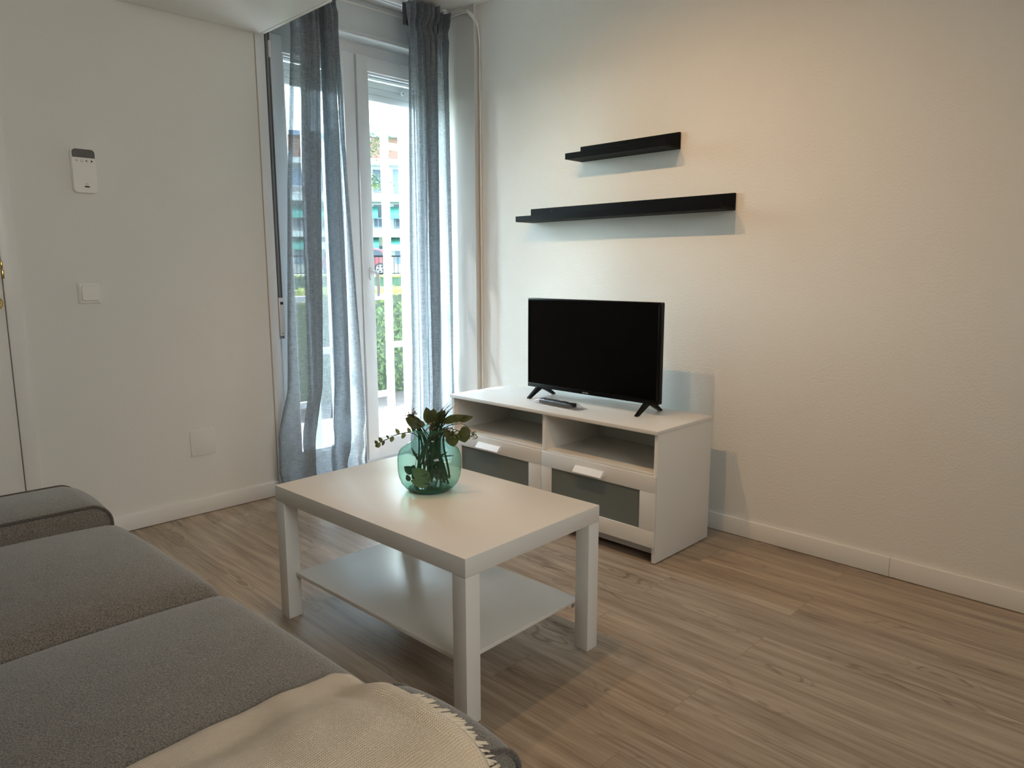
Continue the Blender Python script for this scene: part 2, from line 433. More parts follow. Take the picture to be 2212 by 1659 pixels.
# the slightly proud corner pillar right of the window, with a soft rounded face
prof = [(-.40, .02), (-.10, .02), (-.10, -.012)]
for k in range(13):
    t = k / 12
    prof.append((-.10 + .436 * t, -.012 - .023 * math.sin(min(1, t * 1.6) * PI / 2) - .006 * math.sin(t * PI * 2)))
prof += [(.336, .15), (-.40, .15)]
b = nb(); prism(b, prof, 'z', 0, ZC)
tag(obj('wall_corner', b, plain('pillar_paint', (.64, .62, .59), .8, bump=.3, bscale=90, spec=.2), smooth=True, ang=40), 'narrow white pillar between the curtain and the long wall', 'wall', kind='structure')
b = nb(); box(b, 0, XR, YB - .12, YB, 0, ZC)
tag(obj('wall_back', b, M_wallL), 'off-white wall behind the sofa', 'wall', kind='structure')
b = nb(); box(b, XR, XR + .12, YB, .15, 0, ZC)
tag(obj('wall_near', b, M_wallL), 'off-white wall at the near end of the room', 'wall', kind='structure')

def baseboard(name, segs, ax, label):
    b = nb()
    for s in segs:
        if ax == 'x': box(b, s[0], s[1], -.013, 0, .002, .077, .0025, 2)
        else: box(b, 0, .013, s[0], s[1], .002, .077, .0025, 2)
    return tag(obj(name, b, M_trim, smooth=True), label, 'baseboard', kind='structure')
baseboard('baseboard_right', [(.345, 2.571), (2.5718, XR)], 'x', 'low white baseboard along the television wall, joined beside the bench')
baseboard('baseboard_left', [(-2.140, -1.122)], 'y', 'low white baseboard under the alarm panel and switch')
b = nb(); box(b, 0, XR, YB, YB + .013, .002, .077, .0025)
tag(obj('baseboard_back', b, M_trim), 'low white baseboard behind the sofa', 'baseboard', kind='structure')
b = nb()
box(b, -.10, .006, -1.116, -1.0705, 0, 2.36, .002)
tag(obj('trim_1', b, M_pvc, smooth=True), 'narrow white vertical casing at the left edge of the balcony door', 'trim', kind='structure')
b = nb(); box(b, -.16, .0, -1.12, -1.1165, 0, 2.5)
tag(obj('trim_2', b, plain('ochre_sealant', (.42, .34, .22), .8)), 'yellowed sealant line between wall and white casing', 'trim', kind='structure')

# ---------------------------------------------------------------- balcony door (window_1)
win = thing('window_1', 'white two-leaf glazed balcony door behind the curtains', 'window', (-.12, -.5, 0), kind='structure')
FX0, FX1 = -.165, -.115
b = nb()
box(b, FX0, FX1, -1.065, -1.0, 0, 2.36, .003); box(b, FX0, FX1, 0.0, .02, 0, 2.36, .003)
box(b, FX0, FX1, -1.0, 0, 2.285, 2.36, .003); box(b, FX0, FX1 + .01, -1.0, 0, 0, .045, .003)
obj('frame', b, M_pvc, win, smooth=True)
b = nb(); box(b, -.115, -.02, -1.06, .0, .0, .03, .003)
obj('threshold', b, M_pvc, win, smooth=True)
def sash(y0, y1, x0, x1, z0, z1, gy0, gy1, gz0, gz1):
    b = nb()
    box(b, x0, x1, y0, gy0, z0, z1, .004); box(b, x0, x1, gy1, y1, z0, z1, .004)
    box(b, x0, x1 - .0004, gy0 - .003, gy1 + .003, z0 + .0005, gz0, .004); box(b, x0, x1 - .0004, gy0 - .003, gy1 + .003, gz1, z1 - .0005, .004)
    s = obj('sash', b, M_pvc, win, smooth=True)
    b = nb()
    g = .010
    for a in ((gy0, gy0 + g, gz0, gz1), (gy1 - g, gy1, gz0, gz1), (gy0 + g, gy1 - g, gz0, gz0 + g), (gy0 + g, gy1 - g, gz1 - g, gz1)):
        box(b, x0 + .012, x1 - .012, a[0], a[1], a[2], a[3])
    obj('glazing_bead', b, M_pvc, s)
    b = nb()
    for a in ((gy0 + g, gy0 + g + .003, gz0 + g, gz1 - g), (gy1 - g - .003, gy1 - g, gz0 + g, gz1 - g), (gy0 + g, gy1 - g, gz1 - g - .003, gz1 - g)):
        box(b, x0 + .016, x0 + .022, a[0], a[1], a[2], a[3])
    obj('gasket', b, M_gasket, s)
    b = nb()
    xm = x0 + .02
    vs = [b.verts.new(p) for p in ((xm, gy0, gz0), (xm, gy1, gz0), (xm, gy1, gz1), (xm, gy0, gz1))]
    b.faces.new(vs)
    obj('pane', b, M_glass, s)
    return s
sL = sash(-1.0, -.506, -.15, -.098, .047, 2.283, -.925, -.578, .158, 2.205)
sR = sash(-.4985, 0.0, -.15, -.090, .047, 2.283, -.428, -.075, .158, 2.205)
b = nb(); box(b, -.150, -.130, -.508, -.497, .05, 2.28)
obj('gasket', b, M_gasket, win)
# handle on the right leaf
b = nb()
prism(b, roundrect(-.462, -.434, 1.085, 1.155, .0135), 'x', -.0915, -.081)
tube(b, [(-.083, -.448, 1.128), (-.060, -.448, 1.128), (-.046, -.447, 1.127), (-.040, -.440, 1.118), (-.038, -.437, 1.09), (-.036, -.437, 1.04), (-.038, -.438, .995)], [.011, .010, .010, .0105, .011, .010, .008], 10)
obj('handle', b, M_pvc, sR, smooth=True, ang=50)

# roller shutter, box and strap
b = nb()
prism(b, [(-.16, 2.345), (-.035, 2.345), (-.028, 2.347), (-.022, 2.352), (-.020, 2.36), (-.024, 2.37), (-.034, 2.378), (-.036, ZC - .03), (-.036, ZC), (-.16, ZC)], 'y', -1.12, .0)
sb = obj('shutter_box', b, plain('shutter_box_paint', (.60, .62, .63), .35), smooth=True, ang=30)
tag(sb, 'grey-white roller shutter box above the balcony door', 'shutter box')
b = nb(); box(b, -.040, -.034, -1.06, .0, 2.505, 2.513, .001); obj('seam_strip', b, M_trim, sb)
rs = thing('roller_shutter', 'rolled-up white shutter, its last slats hanging at the top of the glass', 'shutter', (-.20, -.5, 2.1))
b = nb()
for k, z in enumerate((2.33, 2.29, 2.245, 2.20, 2.155, 2.118)):
    prism(b, [(-.213, z), (-.213, z + .034), (-.205, z + .04), (-.199, z + .036), (-.197, z + .018), (-.199, z + .002), (-.205, z)], 'y', -1.0, .0)
obj('slats', b, plain('shutter_pvc', (.70, .72, .72), .5), rs, smooth=True)
b = nb(); box(b, -.214, -.196, -1.0, .0, 2.083, 2.119, .003); obj('bottom_bar', b, M_pvc, rs, smooth=True)
b = nb(); cyl(b, (-.196, -.12, 2.155), (-.182, -.12, 2.155), .012, 20); st = obj('stopper', b, M_white, rs, smooth=True)
b = nb(); cyl(b, (-.182, -.12, 2.155), (-.181, -.12, 2.155), .005, 14); obj('screw', b, M_inkgrey, st, smooth=True)
b = nb(); box(b, -.225, -.16, -1.0, -.975, 0.05, 2.36); box(b, -.225, -.16, -.022, 0.002, 0.05, 2.36); obj('guide_rail', b, M_pvc, rs)

tape = thing('shutter_strap', 'grey shutter strap running down beside the left curtain into a white winder', 'strap', (-.03, -1.04, 0))
b = nb(); box(b, -.0045, -.0030, -1.0600, -1.0480, .99, 2.33); obj('webbing', b, M_strap, tape)
b = nb(); box(b, -.112, -.012, -1.0695, -1.040, .80, 2.33)
box(b, -.012, -.002, -1.0695, -1.0655, .80, 2.33); box(b, -.012, -.002, -1.0435, -1.040, .80, 2.33); obj('backing_channel', b, plain('grey_channel', (.24, .25, .25), .6), tape)
b = nb(); box(b, -.002, .010, -1.0680, -1.0400, .815, 1.005, .003); wb_ = obj('winder', b, M_pvc, tape, smooth=True)
b = nb(); box(b, .010, .0112, -1.062, -1.046, .972, .985); obj('slot', b, M_dark, wb_)
b = nb(); cyl(b, (.010, -1.054, .828), (.012, -1.054, .828), .003, 10); obj('screw', b, M_inkgrey, wb_)
b = nb(); box(b, -.008, .008, -1.050, -1.038, 2.14, 2.215, .002); obj('strap_guide', b, M_pvc, tape, smooth=True)

# security grille outside
gr = thing('security_grille', 'white steel security grille outside the balcony door', 'grille', (-.35, -.5, 0))
b = nb(); box(b, -.372, -.332, -.030, .0, .0, 2.36, .004); box(b, -.372, -.332, -1.07, -1.03, 0, 2.36, .004); box(b, -.372, -.332, -1.03, -.03, .06, .10, .004)
obj('post', b, M_grille, gr, smooth=True)
yy = [-.145 - .1325 * k for k in range(7)]
for y in yy:
    b = nb(); box(b, -.368, -.336, y - .021, y + .021, .06, 2.36, .004); obj('vertical_bar', b, M_grille, gr, smooth=True)
edges = [-.03] + yy + [-1.03]
for k in range(len(edges) - 1):
    for z in ((1.88, 1.277, .676) if k % 2 == 0 else (2.18, 1.58, .978, .373)):
        b = nb(); box(b, -.366, -.338, edges[k + 1], edges[k], z - .018, z + .018, .003); obj('cross_bar', b, M_grille, gr, smooth=True)

# ---------------------------------------------------------------- curtain rail, cable
rail = thing('curtain_rail', 'thin white curtain rail fixed to the ceiling before the window', 'curtain rail', (.08, -.5, 2.5))
b = nb(); box(b, .050, .075, -1.30, -.045, 2.518, ZC, .002); box(b, .082, .105, -1.30, -.045, 2.518, ZC, .002)
obj('track', b, M_pvc, rail, smooth=True)
b = nb(); box(b, .105, .16, -.10, -.07, 2.53, ZC, .002); obj('bracket', b, M_pvc, rail, smooth=True)
b = nb()
pts = [(.12, -.044, 2.522), (.19, -.045, 2.520), (.25, -.046, 2.520), (.30, -.046, 2.512), (.330, -.040, 2.485), (.345, -.018, 2.44), (.349, -.007, 2.36), (.349, -.006, 2.0), (.350, -.006, 1.2), (.349, -.006, .6), (.349, -.006, .08)]
tube(b, pts, .0055, 8); tube(b, [(x + .002, y - .004, z - .012) for x, y, z in pts[:5]] + [(.340, -.015, 2.43)], .004, 8)
tag(obj('antenna_cable', b, M_trim, smooth=True, ang=60), 'white painted cable looping over the pillar top and down the corner', 'cable')

# ---------------------------------------------------------------- curtains
def lerp(t, tab):
    if t <= tab[0][0]: return tab[0][1]
    for (a, va), (c, vc) in zip(tab, tab[1:]):
        if t <= c: return va + (vc - va) * (t - a) / (c - a)
    return tab[-1][1]
def crspline(P, t):
    n = len(P) - 1
    x = min(n - 1e-6, max(0, t * n)); i = int(x); f = x - i
    a, b_, c, d = P[max(0, i - 1)], P[i], P[i + 1], P[min(n, i + 2)]
    return [.5 * (2 * b_[k] + (c[k] - a[k]) * f + (2 * a[k] - 5 * b_[k] + 4 * c[k] - d[k]) * f * f + (3 * b_[k] - a[k] - 3 * c[k] + d[k]) * f ** 3) for k in range(2)]
def curtain(name, label, x0, left, right, ptop, pbot, seed, ztop=2.525, zpinch=2.415, puddle=None, pleats=9):
    """left/right : (z, y) silhouettes; ptop/pbot : folded cross-section at the rail and at the hem as (fraction of width, depth)"""
    NU, NV = 420, 100
    top = thing(name, label, 'curtain', (x0, left[0][1], 0))
    b = nb(); grid = []
    for j in range(NV + 1):
        z = ztop * (1 - j / NV)
        yl, yr = lerp(-z, [(-a, c) for a, c in left]), lerp(-z, [(-a, c) for a, c in right])
        w = yr - yl
        s = 1 - z / ztop
        k_ = s ** 1.3
        P = [(a[0] + (c[0] - a[0]) * k_, a[1] + (c[1] - a[1]) * k_) for a, c in zip(ptop, pbot)]
        hp = math.exp(-((z - zpinch) / .028) ** 2)
        hd = 1 / (1 + math.exp(-(z - (zpinch - .05)) / .05))
        row = []
        for i in range(NU + 1):
            u = i / NU
            f, dx = crspline(P, u)
            f -= dx * .9 / w
            dx *= (1 - .6 * hp)
            # small pleats of the header, dying out below it
            pl_ = math.sin(2 * PI * pleats * f + 1.0 * seed) + .5 * math.sin(2 * PI * pleats * 1.7 * f)
            dx += (.022 * hd + .004 * (1 - s)) * pl_ * (1 - .7 * hp)
            f += (.008 * hd) * math.sin(4 * PI * pleats * u) 
            dx += .0075 * math.sin(2 * PI * 12 * u + 2.5 * s) * (1 - s * .5)
            lo = max(0, (.95 - z)) / .95
            dx += .022 * lo * noise.noise(Vector((u * 11, z * 2.6, seed)))
            dy = .022 * lo * noise.noise(Vector((u * 7 + 7, z * 2.8, seed)))
            lo2 = max(0, (.45 - z)) / .45
            dx += .040 * lo2 * noise.noise(Vector((u * 16, z * 9, seed + 3)))
            dy += .012 * lo2 * noise.noise(Vector((u * 16, z * 9, seed + 9)))
            row.append(b.verts.new((x0 + dx, yl + w * min(1.0, max(0, f)) + dy * min(1, min(u, 1 - u) * 14), max(z, .004))))
        grid.append(row)
    if puddle:
        last = grid[-1]
        for k in range(1, 9):
            row = []
            for i in range(NU + 1):
                u = i / NU
                base = last[i].co
                t = k / 8
                w = puddle * (.7 + .5 * noise.noise(Vector((u * 7, 0, seed))))
                row.append(b.verts.new((base.x + .02 + w * t * (.55 + .3 * math.sin(u * 9)), base.y - .05 * t * (1.2 - u) - .02 * math.sin(u * 20) * t,
                                        .006 + .035 * math.sin(t * PI) * (1 + .5 * math.sin(u * 30)) + .008 * k / 8)))
            grid.append(row)
    for r0, r1 in zip(grid, grid[1:]):
        for i in range(NU): b.faces.new((r0[i], r0[i + 1], r1[i + 1], r1[i]))
    cl = obj('cloth', b, M_curt, top, smooth=True, ang=180, recalc=False)
    # stiff dark tape behind the pleats of the header
    b = nb(); n = 60
    yl, yr = left[0][1] + .002, right[0][1] - .002
    f = lambda u: x0 - .030 + .010 * math.sin(u * 2 * PI * pleats * .5)
    for k in range(n):
        u0, u1 = k / n, (k + 1) / n
        b.faces.new([b.verts.new((f(a), yl + (yr - yl) * a, zz)) for a, zz in ((u0, zpinch), (u1, zpinch), (u1, ztop), (u0, ztop))])
    obj('header_tape', b, M_tape, top)
    return top, cl
curtain('curtain', 'long grey sheer curtain hanging left of the balcony door, pooling on the floor', .115,
        [(2.55, -.985), (2.2, -.995), (1.55, -1.045), (1.0, -1.075), (.55, -1.10), (.33, -1.165), (.15, -1.175), (0, -1.12)],
        [(2.55, -.735), (2.42, -.745), (2.2, -.735), (1.58, -.712), (1.0, -.680), (.7, -.665), (.35, -.645), (.1, -.66), (0, -.64)],
        [(.06, -.010), (0, .0), (.10, .012), (.24, .030), (.44, .034), (.57, .028), (.60, .012), (.54, -.004), (.36, -.008), (.20, -.020), (.17, -.034), (.28, -.046), (.46, -.036), (.62, -.018), (.76, .022), (.90, .034), (.96, .022), (.88, .0), (.68, -.008), (.56, -.028), (.66, -.046), (.84, -.034), (.96, -.012), (1.0, .008), (.95, .016), (.93, .006)],
        [(.03, -.010), (0, .0), (.08, .020), (.17, .036), (.26, .040), (.345, .036), (.375, .015), (.35, -.004), (.30, -.008), (.265, -.025), (.28, -.040), (.36, -.046), (.47, -.036), (.54, -.018), (.60, .025), (.70, .048), (.755, .032), (.73, .008), (.66, -.008), (.60, -.030), (.66, -.050), (.77, -.034), (.88, -.012), (.97, .018), (1.0, .008), (.96, -.006)],
        3, puddle=.10, pleats=7)
curtain('curtain', 'long grey sheer curtain hanging right of the balcony door, behind the white bench end', .150,
        [(2.55, -.345), (2.42, -.335), (2.2, -.335), (1.2, -.355), (.7, -.352), (.2, -.365), (0, -.37)],
        [(2.55, -.058), (2.43, -.066), (2.2, -.064), (1.2, -.052), (.5, -.05), (0, -.05)],
        [(.05, -.010), (0, .0), (.10, .012), (.22, .022), (.36, .028), (.46, .020), (.40, .004), (.26, -.004), (.16, -.016), (.24, -.032), (.44, -.030), (.62, -.014), (.74, .012), (.70, .026), (.58, .022), (.44, .034), (.50, .044), (.66, .038), (.74, .016), (.66, -.004), (.60, -.020), (.74, -.034), (.90, -.022), (1.0, -.008), (.94, .006), (.90, -.004)],
        [(.03, -.010), (0, .0), (.08, .014), (.18, .022), (.28, .030), (.36, .024), (.33, .006), (.27, -.004), (.24, -.016), (.29, -.032), (.42, -.030), (.52, -.010), (.60, .020), (.58, .034), (.53, .028), (.49, .034), (.54, .046), (.66, .038), (.71, .016), (.68, -.004), (.66, -.020), (.76, -.030), (.88, -.018), (1.0, -.004), (.97, .008), (.94, .0)],
        8, pleats=8)

# ---------------------------------------------------------------- wall cabinet (high, top left)
cab = thing('wall_cabinet', 'white box cabinet mounted high on the left wall, seen from below', 'cabinet', (0, -1.38, 2.23))
CY0, CY1, CX1 = -1.715, -1.078, .612
b = nb()
box(b, .001, CX1, CY1 - .018, CY1, 2.23, ZC - .002, .001); box(b, .001, CX1, CY0, CY0 + .018, 2.23, ZC - .002, .001)
box(b, .001, .016, CY0 + .018, CY1 - .018, 2.23, ZC - .002)
obj('side_panel', b, M_lackside, cab)
b = nb(); box(b, .018, CX1 - .020, CY0 + .0192, CY1 - .0192, 2.2305, 2.25, .001); obj('bottom_panel', b, M_lackside, cab)
b = nb(); box(b, CX1 - .018, CX1, CY0 + .0192, CY1 - .0192, 2.23, ZC - .002, .001); obj('cabinet_door', b, M_lackside, cab)

# ---------------------------------------------------------------- things on the left wall
al = thing('alarm_panel', 'white rounded alarm keypad with smoked top window, above the light switch', 'alarm panel', (.0, -1.886, 1.45))
def yz(poly): return poly
b = nb(); prism(b, roundrect(-1.931, -1.845, 1.452, 1.626, .016), 'x', .0, .016); obj('back_shell', b, M_alarm, al, smooth=True, ang=30)
b = nb(); prism(b, roundrect(-1.929, -1.843, 1.4535, 1.6245, .015), 'x', .0165, .023); fp = obj('face_plate', b, M_alarm, al, smooth=True, ang=30)
top = [p for p in roundrect(-1.927, -1.845, 1.4535, 1.623, .014) if p[1] > 1.59]
top = [(-1.845, 1.590)] + top + [(-1.927, 1.590)]
b = nb(); prism(b, top, 'x', .0231, .0245); obj('display_window', b, M_smoke, al, smooth=True, ang=30)
def ring(bm, x, cy, cz, r, w, n=24, x1=None):
    x1 = x1 or x + .0006
    A = [(cy + r * math.cos(2 * PI * k / n), cz + r * math.sin(2 * PI * k / n)) for k in range(n)]
    B = [(cy + (r - w) * math.cos(2 * PI * k / n), cz + (r - w) * math.sin(2 * PI * k / n)) for k in range(n)]
    for k in range(n):
        q = (k + 1) % n
        prism(bm, [A[k], A[q], B[q], B[k]], 'x', x, x1)
zi = 1.5775
b = nb(); ring(b, .0235, -1.912, zi, .0038, .0009)
prism(b, [(-1.9143, zi - .0018), (-1.9137, zi - .0024), (-1.9095, zi + .0020), (-1.9101, zi + .0026)], 'x', .0235, .0241); obj('disarm_icon', b, M_inkgrey, al)
b = nb()
outl = [(-.0036, -.003), (-.0036, .001), (-.0026, .0036), (0, .0046), (.0026, .0036), (.0036, .001), (.0036, -.003)]
for p, q in zip(outl, outl[1:]):
    tube(b, [(.0238, -1.894 + p[0], zi + p[1]), (.0238, -1.894 + q[0], zi + q[1])], .00045, 5)
tube(b, [(.0238, -1.8985, zi - .003), (.0238, -1.8895, zi - .003)], .0006, 5); tube(b, [(.0238, -1.8950, zi - .0048), (.0238, -1.893, zi - .0048)], .0006, 5)
obj('bell_icon', b, M_inkgrey, al)
sh = lambda cy, h: [(cy, zi + .0036)] + ([(cy + .0034, zi + .0026), (cy + .0034, zi - .0002), (cy + .0018, zi - .003)] if h != 'L' else []) + [(cy, zi - .0045)] + ([(cy - .0018, zi - .003), (cy - .0034, zi - .0002), (cy - .0034, zi + .0026)] if h != 'R' else [])
b = nb(); prism(b, sh(-1.876, 'L'), 'x', .0235, .0241)
q = [( -1.876, zi + .0036), (-1.8726, zi + .0026), (-1.8726, zi - .0002), (-1.8742, zi - .003), (-1.876, zi - .0045)]
for p0, p1 in zip(q, q[1:]): tube(b, [(.0238, *p0), (.0238, *p1)], .0003, 5)
obj('half_shield_icon', b, M_ink, al)
b = nb(); prism(b, sh(-1.858, 'A'), 'x', .0235, .0241); obj('shield_icon', b, M_ink, al)
b = nb(); ring(b, .0235, -1.882, 1.487, .0042, .0007); obj('touch_mark', b, M_inkgrey, al)
b = nb(); prism(b, roundrect(-1.8915, -1.8725, 1.474, 1.4795, .0026), 'x', .0235, .0243); obj('reader_slot', b, M_ink, al)

sw = thing('light_switch', 'square white light switch with a wide rocker, under the alarm panel', 'light switch', (0, -1.905, 1.0))
b = nb(); box(b, .0, .007, -1.947, -1.864, 1.006, 1.090, .003, 3); box(b, .006, .011, -1.943, -1.868, 1.010, 1.086, .004, 3); obj('frame', b, M_white, sw, smooth=True)
b = nb(); prism(b, roundrect(-1.936, -1.872, 1.018, 1.080, .007), 'x', .0108, .0112); obj('shadow_gap', b, M_inkgrey, sw)
b = nb(); prism(b, roundrect(-1.935, -1.873, 1.0195, 1.0795, .0065), 'x', .0112, .0155); obj('rocker', b, M_alarm, sw, smooth=True, ang=30)

pl = thing('blank_wall_plate', 'square blank cover plate painted like the wall, low near the baseboard', 'cover plate', (0, -1.485, .28))
b = nb(); box(b, 0, .005, -1.543, -1.427, .280, .402, .0015); obj('plate', b, M_wallL, pl, smooth=True)
for y, z in ((-1.532, .390), (-1.440, .388), (-1.532, .292), (-1.440, .292)):
    b = nb(); lathe(b, [(0, .0022), (.003, .0018), (.0042, 0)], 12); b.transform(Matrix.Translation((.005, y, z)) @ Matrix.Rotation(PI / 2, 4, 'Y')); obj('screw_cap', b, M_white, pl, smooth=True)

dr = thing('door_1', 'white interior door with brass knobs at the left edge', 'door', (0, -2.58, 0), kind='structure')
b = nb(); box(b, -.02, .016, -2.200, -2.145, 0, 2.08, .003); box(b, -.02, .016, -3.02, -2.962, 0, 2.08, .003); box(b, -.02, .016, -2.962, -2.2, 2.025, 2.08, .003)
obj('casing', b, M_trim, dr, smooth=True)
b = nb(); box(b, -.02, .008, -2.960, -2.2025, .008, 2.022, .002); leaf = obj('leaf', b, M_trim, dr, smooth=True)
b = nb(); box(b, .009, .0175, -2.203, -2.196, 1.148, 1.178, .002); box(b, .009, .0175, -2.202, -2.194, 1.112, 1.145, .002); obj('latch', b, M_brass, leaf, smooth=True)
for z, r in ((1.104, .017), (1.020, .030)):
    b = nb(); lathe(b, [(0, .052), (r * .6, .050), (r * .95, .042), (r, .034), (r * .8, .022), (r * .4, .016), (r * .4, .006), (r * .9, .004), (r * .9, 0)], 24)
    b.transform(Matrix.Translation((.008, -2.243, z)) @ Matrix.Rotation(PI / 2, 4, 'Y')); obj('knob', b, M_brass, leaf, smooth=True, ang=50)

# ---------------------------------------------------------------- picture ledges
def ledge(x0, x1, z, label, screws):
    t = thing('picture_ledge', label, 'shelf', ((x0 + x1) / 2, -.06, z), group='black picture ledges on the long wall')
    b = nb(); box(b, x0, x1, -.0135, -.0005, z, z + .070, .001); bk = obj('back_board', b, M_black, t)
    b = nb(); box(b, x0, x1, -.115, -.0140, z, z + .010, .0008); obj('shelf_board', b, M_black, t)
    b = nb(); box(b, x0, x1, -.127, -.1155, z, z + .0275, .001); obj('front_lip', b, M_black, t)
    for sx_ in screws:
        b = nb(); cyl(b, (sx_, -.0145, z + .052), (sx_, -.0134, z + .052), .0035, 14); obj('screw', b, M_dark, bk)
ledge(.735, 1.879, 1.381, 'long black picture ledge, the lower one, above the television', [.88])
ledge(1.062, 1.609, 1.655, 'short black picture ledge, the upper one of the two', [])

# ---------------------------------------------------------------- TV bench
bn = thing('tv_bench', 'white television bench with two open niches over two glass-front drawers', 'tv bench', (1.284, -.33, 0))
BX0, BX1, BYF, BYB = .688, 1.882, -.537, -.125
b = nb(); box(b, BX0 - .006, BX1 + .003, BYF - .003, BYB, .520, .5355, .0015); obj('top_panel', b, M_lack, bn, smooth=True)
for x0_, x1_ in ((BX0, BX0 + .016), (BX1 - .0165, BX1 - .0005)):
    b = nb(); box(b, x0_, x1_, -.528, BYB, .004, .5195, .001); obj('side_panel', b, M_lackside, bn, smooth=True)
DX0, DX1 = 1.2845, 1.3005
b = nb(); box(b, DX0, DX1, -.524, BYB - .012, .07, .5195, .001); obj('divider', b, M_lackside, bn, smooth=True)
for a, c in ((BX0 + .0165, DX0 - .0005), (DX1 + .0005, BX1 - .017)):
    b = nb(); box(b, a, c, -.522, BYB - .012, .345, .3605, .001); obj('niche_shelf', b, M_lack, bn, smooth=True)
b = nb(); box(b, BX0 + .0165, BX1 - .017, BYB - .0105, BYB - .006, .06, .5195); obj('back_panel', b, M_back, bn)
b = nb(); box(b, BX0 + .0165, BX1 - .017, -.505, BYB - .02, .052, .068); obj('bottom_panel', b, M_lackside, bn)
b = nb(); box(b, BX0 + .0165, BX1 - .017, -.497, -.485, .028, .0515); obj('plinth_rail', b, plain('grey_rail', (.45, .46, .47), .5), bn)
for a, c in ((BX0 + .001, 1.2905), (1.2930, BX1 - .0015)):
    b = nb()
    z0, z1 = .070, .3565
    gx0, gx1, gz0, gz1 = a + .062, c - .072, .136, .291
    if a < 1: gx0, gx1 = .762, 1.216
    else: gx0, gx1 = 1.350, 1.811
    box(b, a, c, -.540, -.529, gz1, z1, .0012); box(b, a, c, -.540, -.529, z0, gz0, .0012)
    box(b, a, gx0, -.5395, -.529, gz0 - .0002, gz1 + .0002, .0010); box(b, gx1, c, -.5395, -.529, gz0 - .0002, gz1 + .0002, .0010)
    d = obj('drawer_front', b, M_lackside, bn, smooth=True)
    b = nb(); box(b, gx0 - .003, gx1 + .003, -.5345, -.5305, gz0 - .003, gz1 + .003); obj('glass_panel', b, M_frost, d)
    xm = (gx0 + gx1) / 2 - .015 if a > 1 else .968
    b = nb()
    # angled aluminium lip handle, painted white
    prism(b, [(-.540, .330), (-.548, .3315), (-.569, .309), (-.5675, .3075), (-.548, .3275), (-.540, .3265)], 'x', xm - .074, xm + .074)
    for s in (-1, 1):
        e0 = xm + s * .074
        prism(b, [(-.540, .3265), (-.548, .3275), (-.5675, .3075), (-.564, .306), (-.540, .314)], 'x', min(e0, e0 - s * .002), max(e0, e0 - s * .002))
    obj('handle', b, M_white, d)
b = nb(); cyl(b, (.7045, -.47, .487), (.7056, -.47, .487), .007, 16); obj('cover_cap', b, M_white, bn)

# ---------------------------------------------------------------- television
tv = thing('television', 'black flat-screen television on splayed legs, standing on the white bench', 'television', (1.36, -.28, .536))
TX0, TX1, TZ0, TZ1, TYF = .988, 1.728, .583, 1.008, -.302
b = nb()
prism(b, roundrect(TX0, TX1, TZ0, TZ1, .006), 'y', TYF + .004, TYF + .030)
box(b, TX0 + .10, TX1 - .10, TYF + .030, TYF + .062, TZ0 + .01, TZ0 + .26, .012, 3)
obj('casing', b, M_tvplas, tv, smooth=True, ang=30)
b = nb()
bw, bb = .0095, .019
box(b, TX0, TX0 + bw, TYF, TYF + .010, TZ0 + bb, TZ1 - bw, .001); box(b, TX1 - bw, TX1, TYF, TYF + .010, TZ0 + bb, TZ1 - bw, .001)
box(b, TX0, TX1, TYF, TYF + .010, TZ1 - bw, TZ1, .002); box(b, TX0, TX1, TYF - .001, TYF + .010, TZ0, TZ0 + bb, .002)
bz = obj('bezel', b, M_tvplas, tv, smooth=True)
b = nb(); box(b, TX0 + bw, TX1 - bw, TYF + .0028, TYF + .0045, TZ0 + bb, TZ1 - bw); obj('screen', b, M_screen, tv)
cu = bpy.data.curves.new('logo_text', 'FONT'); cu.body = 'cecotec'; cu.size = .0095; cu.extrude = .0002; cu.space_character = 1.12
tmp = bpy.data.objects.new('tmp', cu); col.objects.link(tmp)
dg = bpy.context.evaluated_depsgraph_get(); me = bpy.data.meshes.new_from_object(tmp.evaluated_get(dg)); bpy.data.objects.remove(tmp)
b = nb(); b.from_mesh(me)
xs = [v.co.x for v in b.verts]; cx = (min(xs) + max(xs)) / 2
b.transform(Matrix.Translation((1.345, TYF - .0012, TZ0 + .0055)) @ Matrix.Rotation(PI / 2, 4, 'X') @ Matrix.Translation((-cx, 0, 0)))
obj('brand_lettering', b, M_logo, tv, recalc=False)
for fx in (1.050, 1.665):
    b = nb()
    yc = -.272
    for y1, k in ((-.362, -1), (-.182, 1)):
        pts = [(yc - .012 if k < 0 else yc + .012, .590), (yc + .006 * k, .572), (y1 - k * .010, .5362), (y1 + .004 * k, .5362), (y1 + .006 * k, .540), (yc + .026 * k, .590)]
        poly = [(fx - .0, p[0], p[1]) for p in pts]
        prism(b, pts, 'x', fx - .007, fx + .007)
    obj('leg', b, M_tvplas, tv)
b = nb(); tube(b, [(1.54, -.262, .590), (1.54, -.258, .578), (1.537, -.25, .572)], .0025, 8); obj('antenna_lead', b, M_rubber, tv, smooth=True)
b = nb(); tube(b, [(1.19, -.262, .590), (1.19, -.262, .580), (1.198, -.262, .578), (1.215, -.262, .586)], .0020, 8); obj('cable_clip', b, M_rubber, tv, smooth=True)

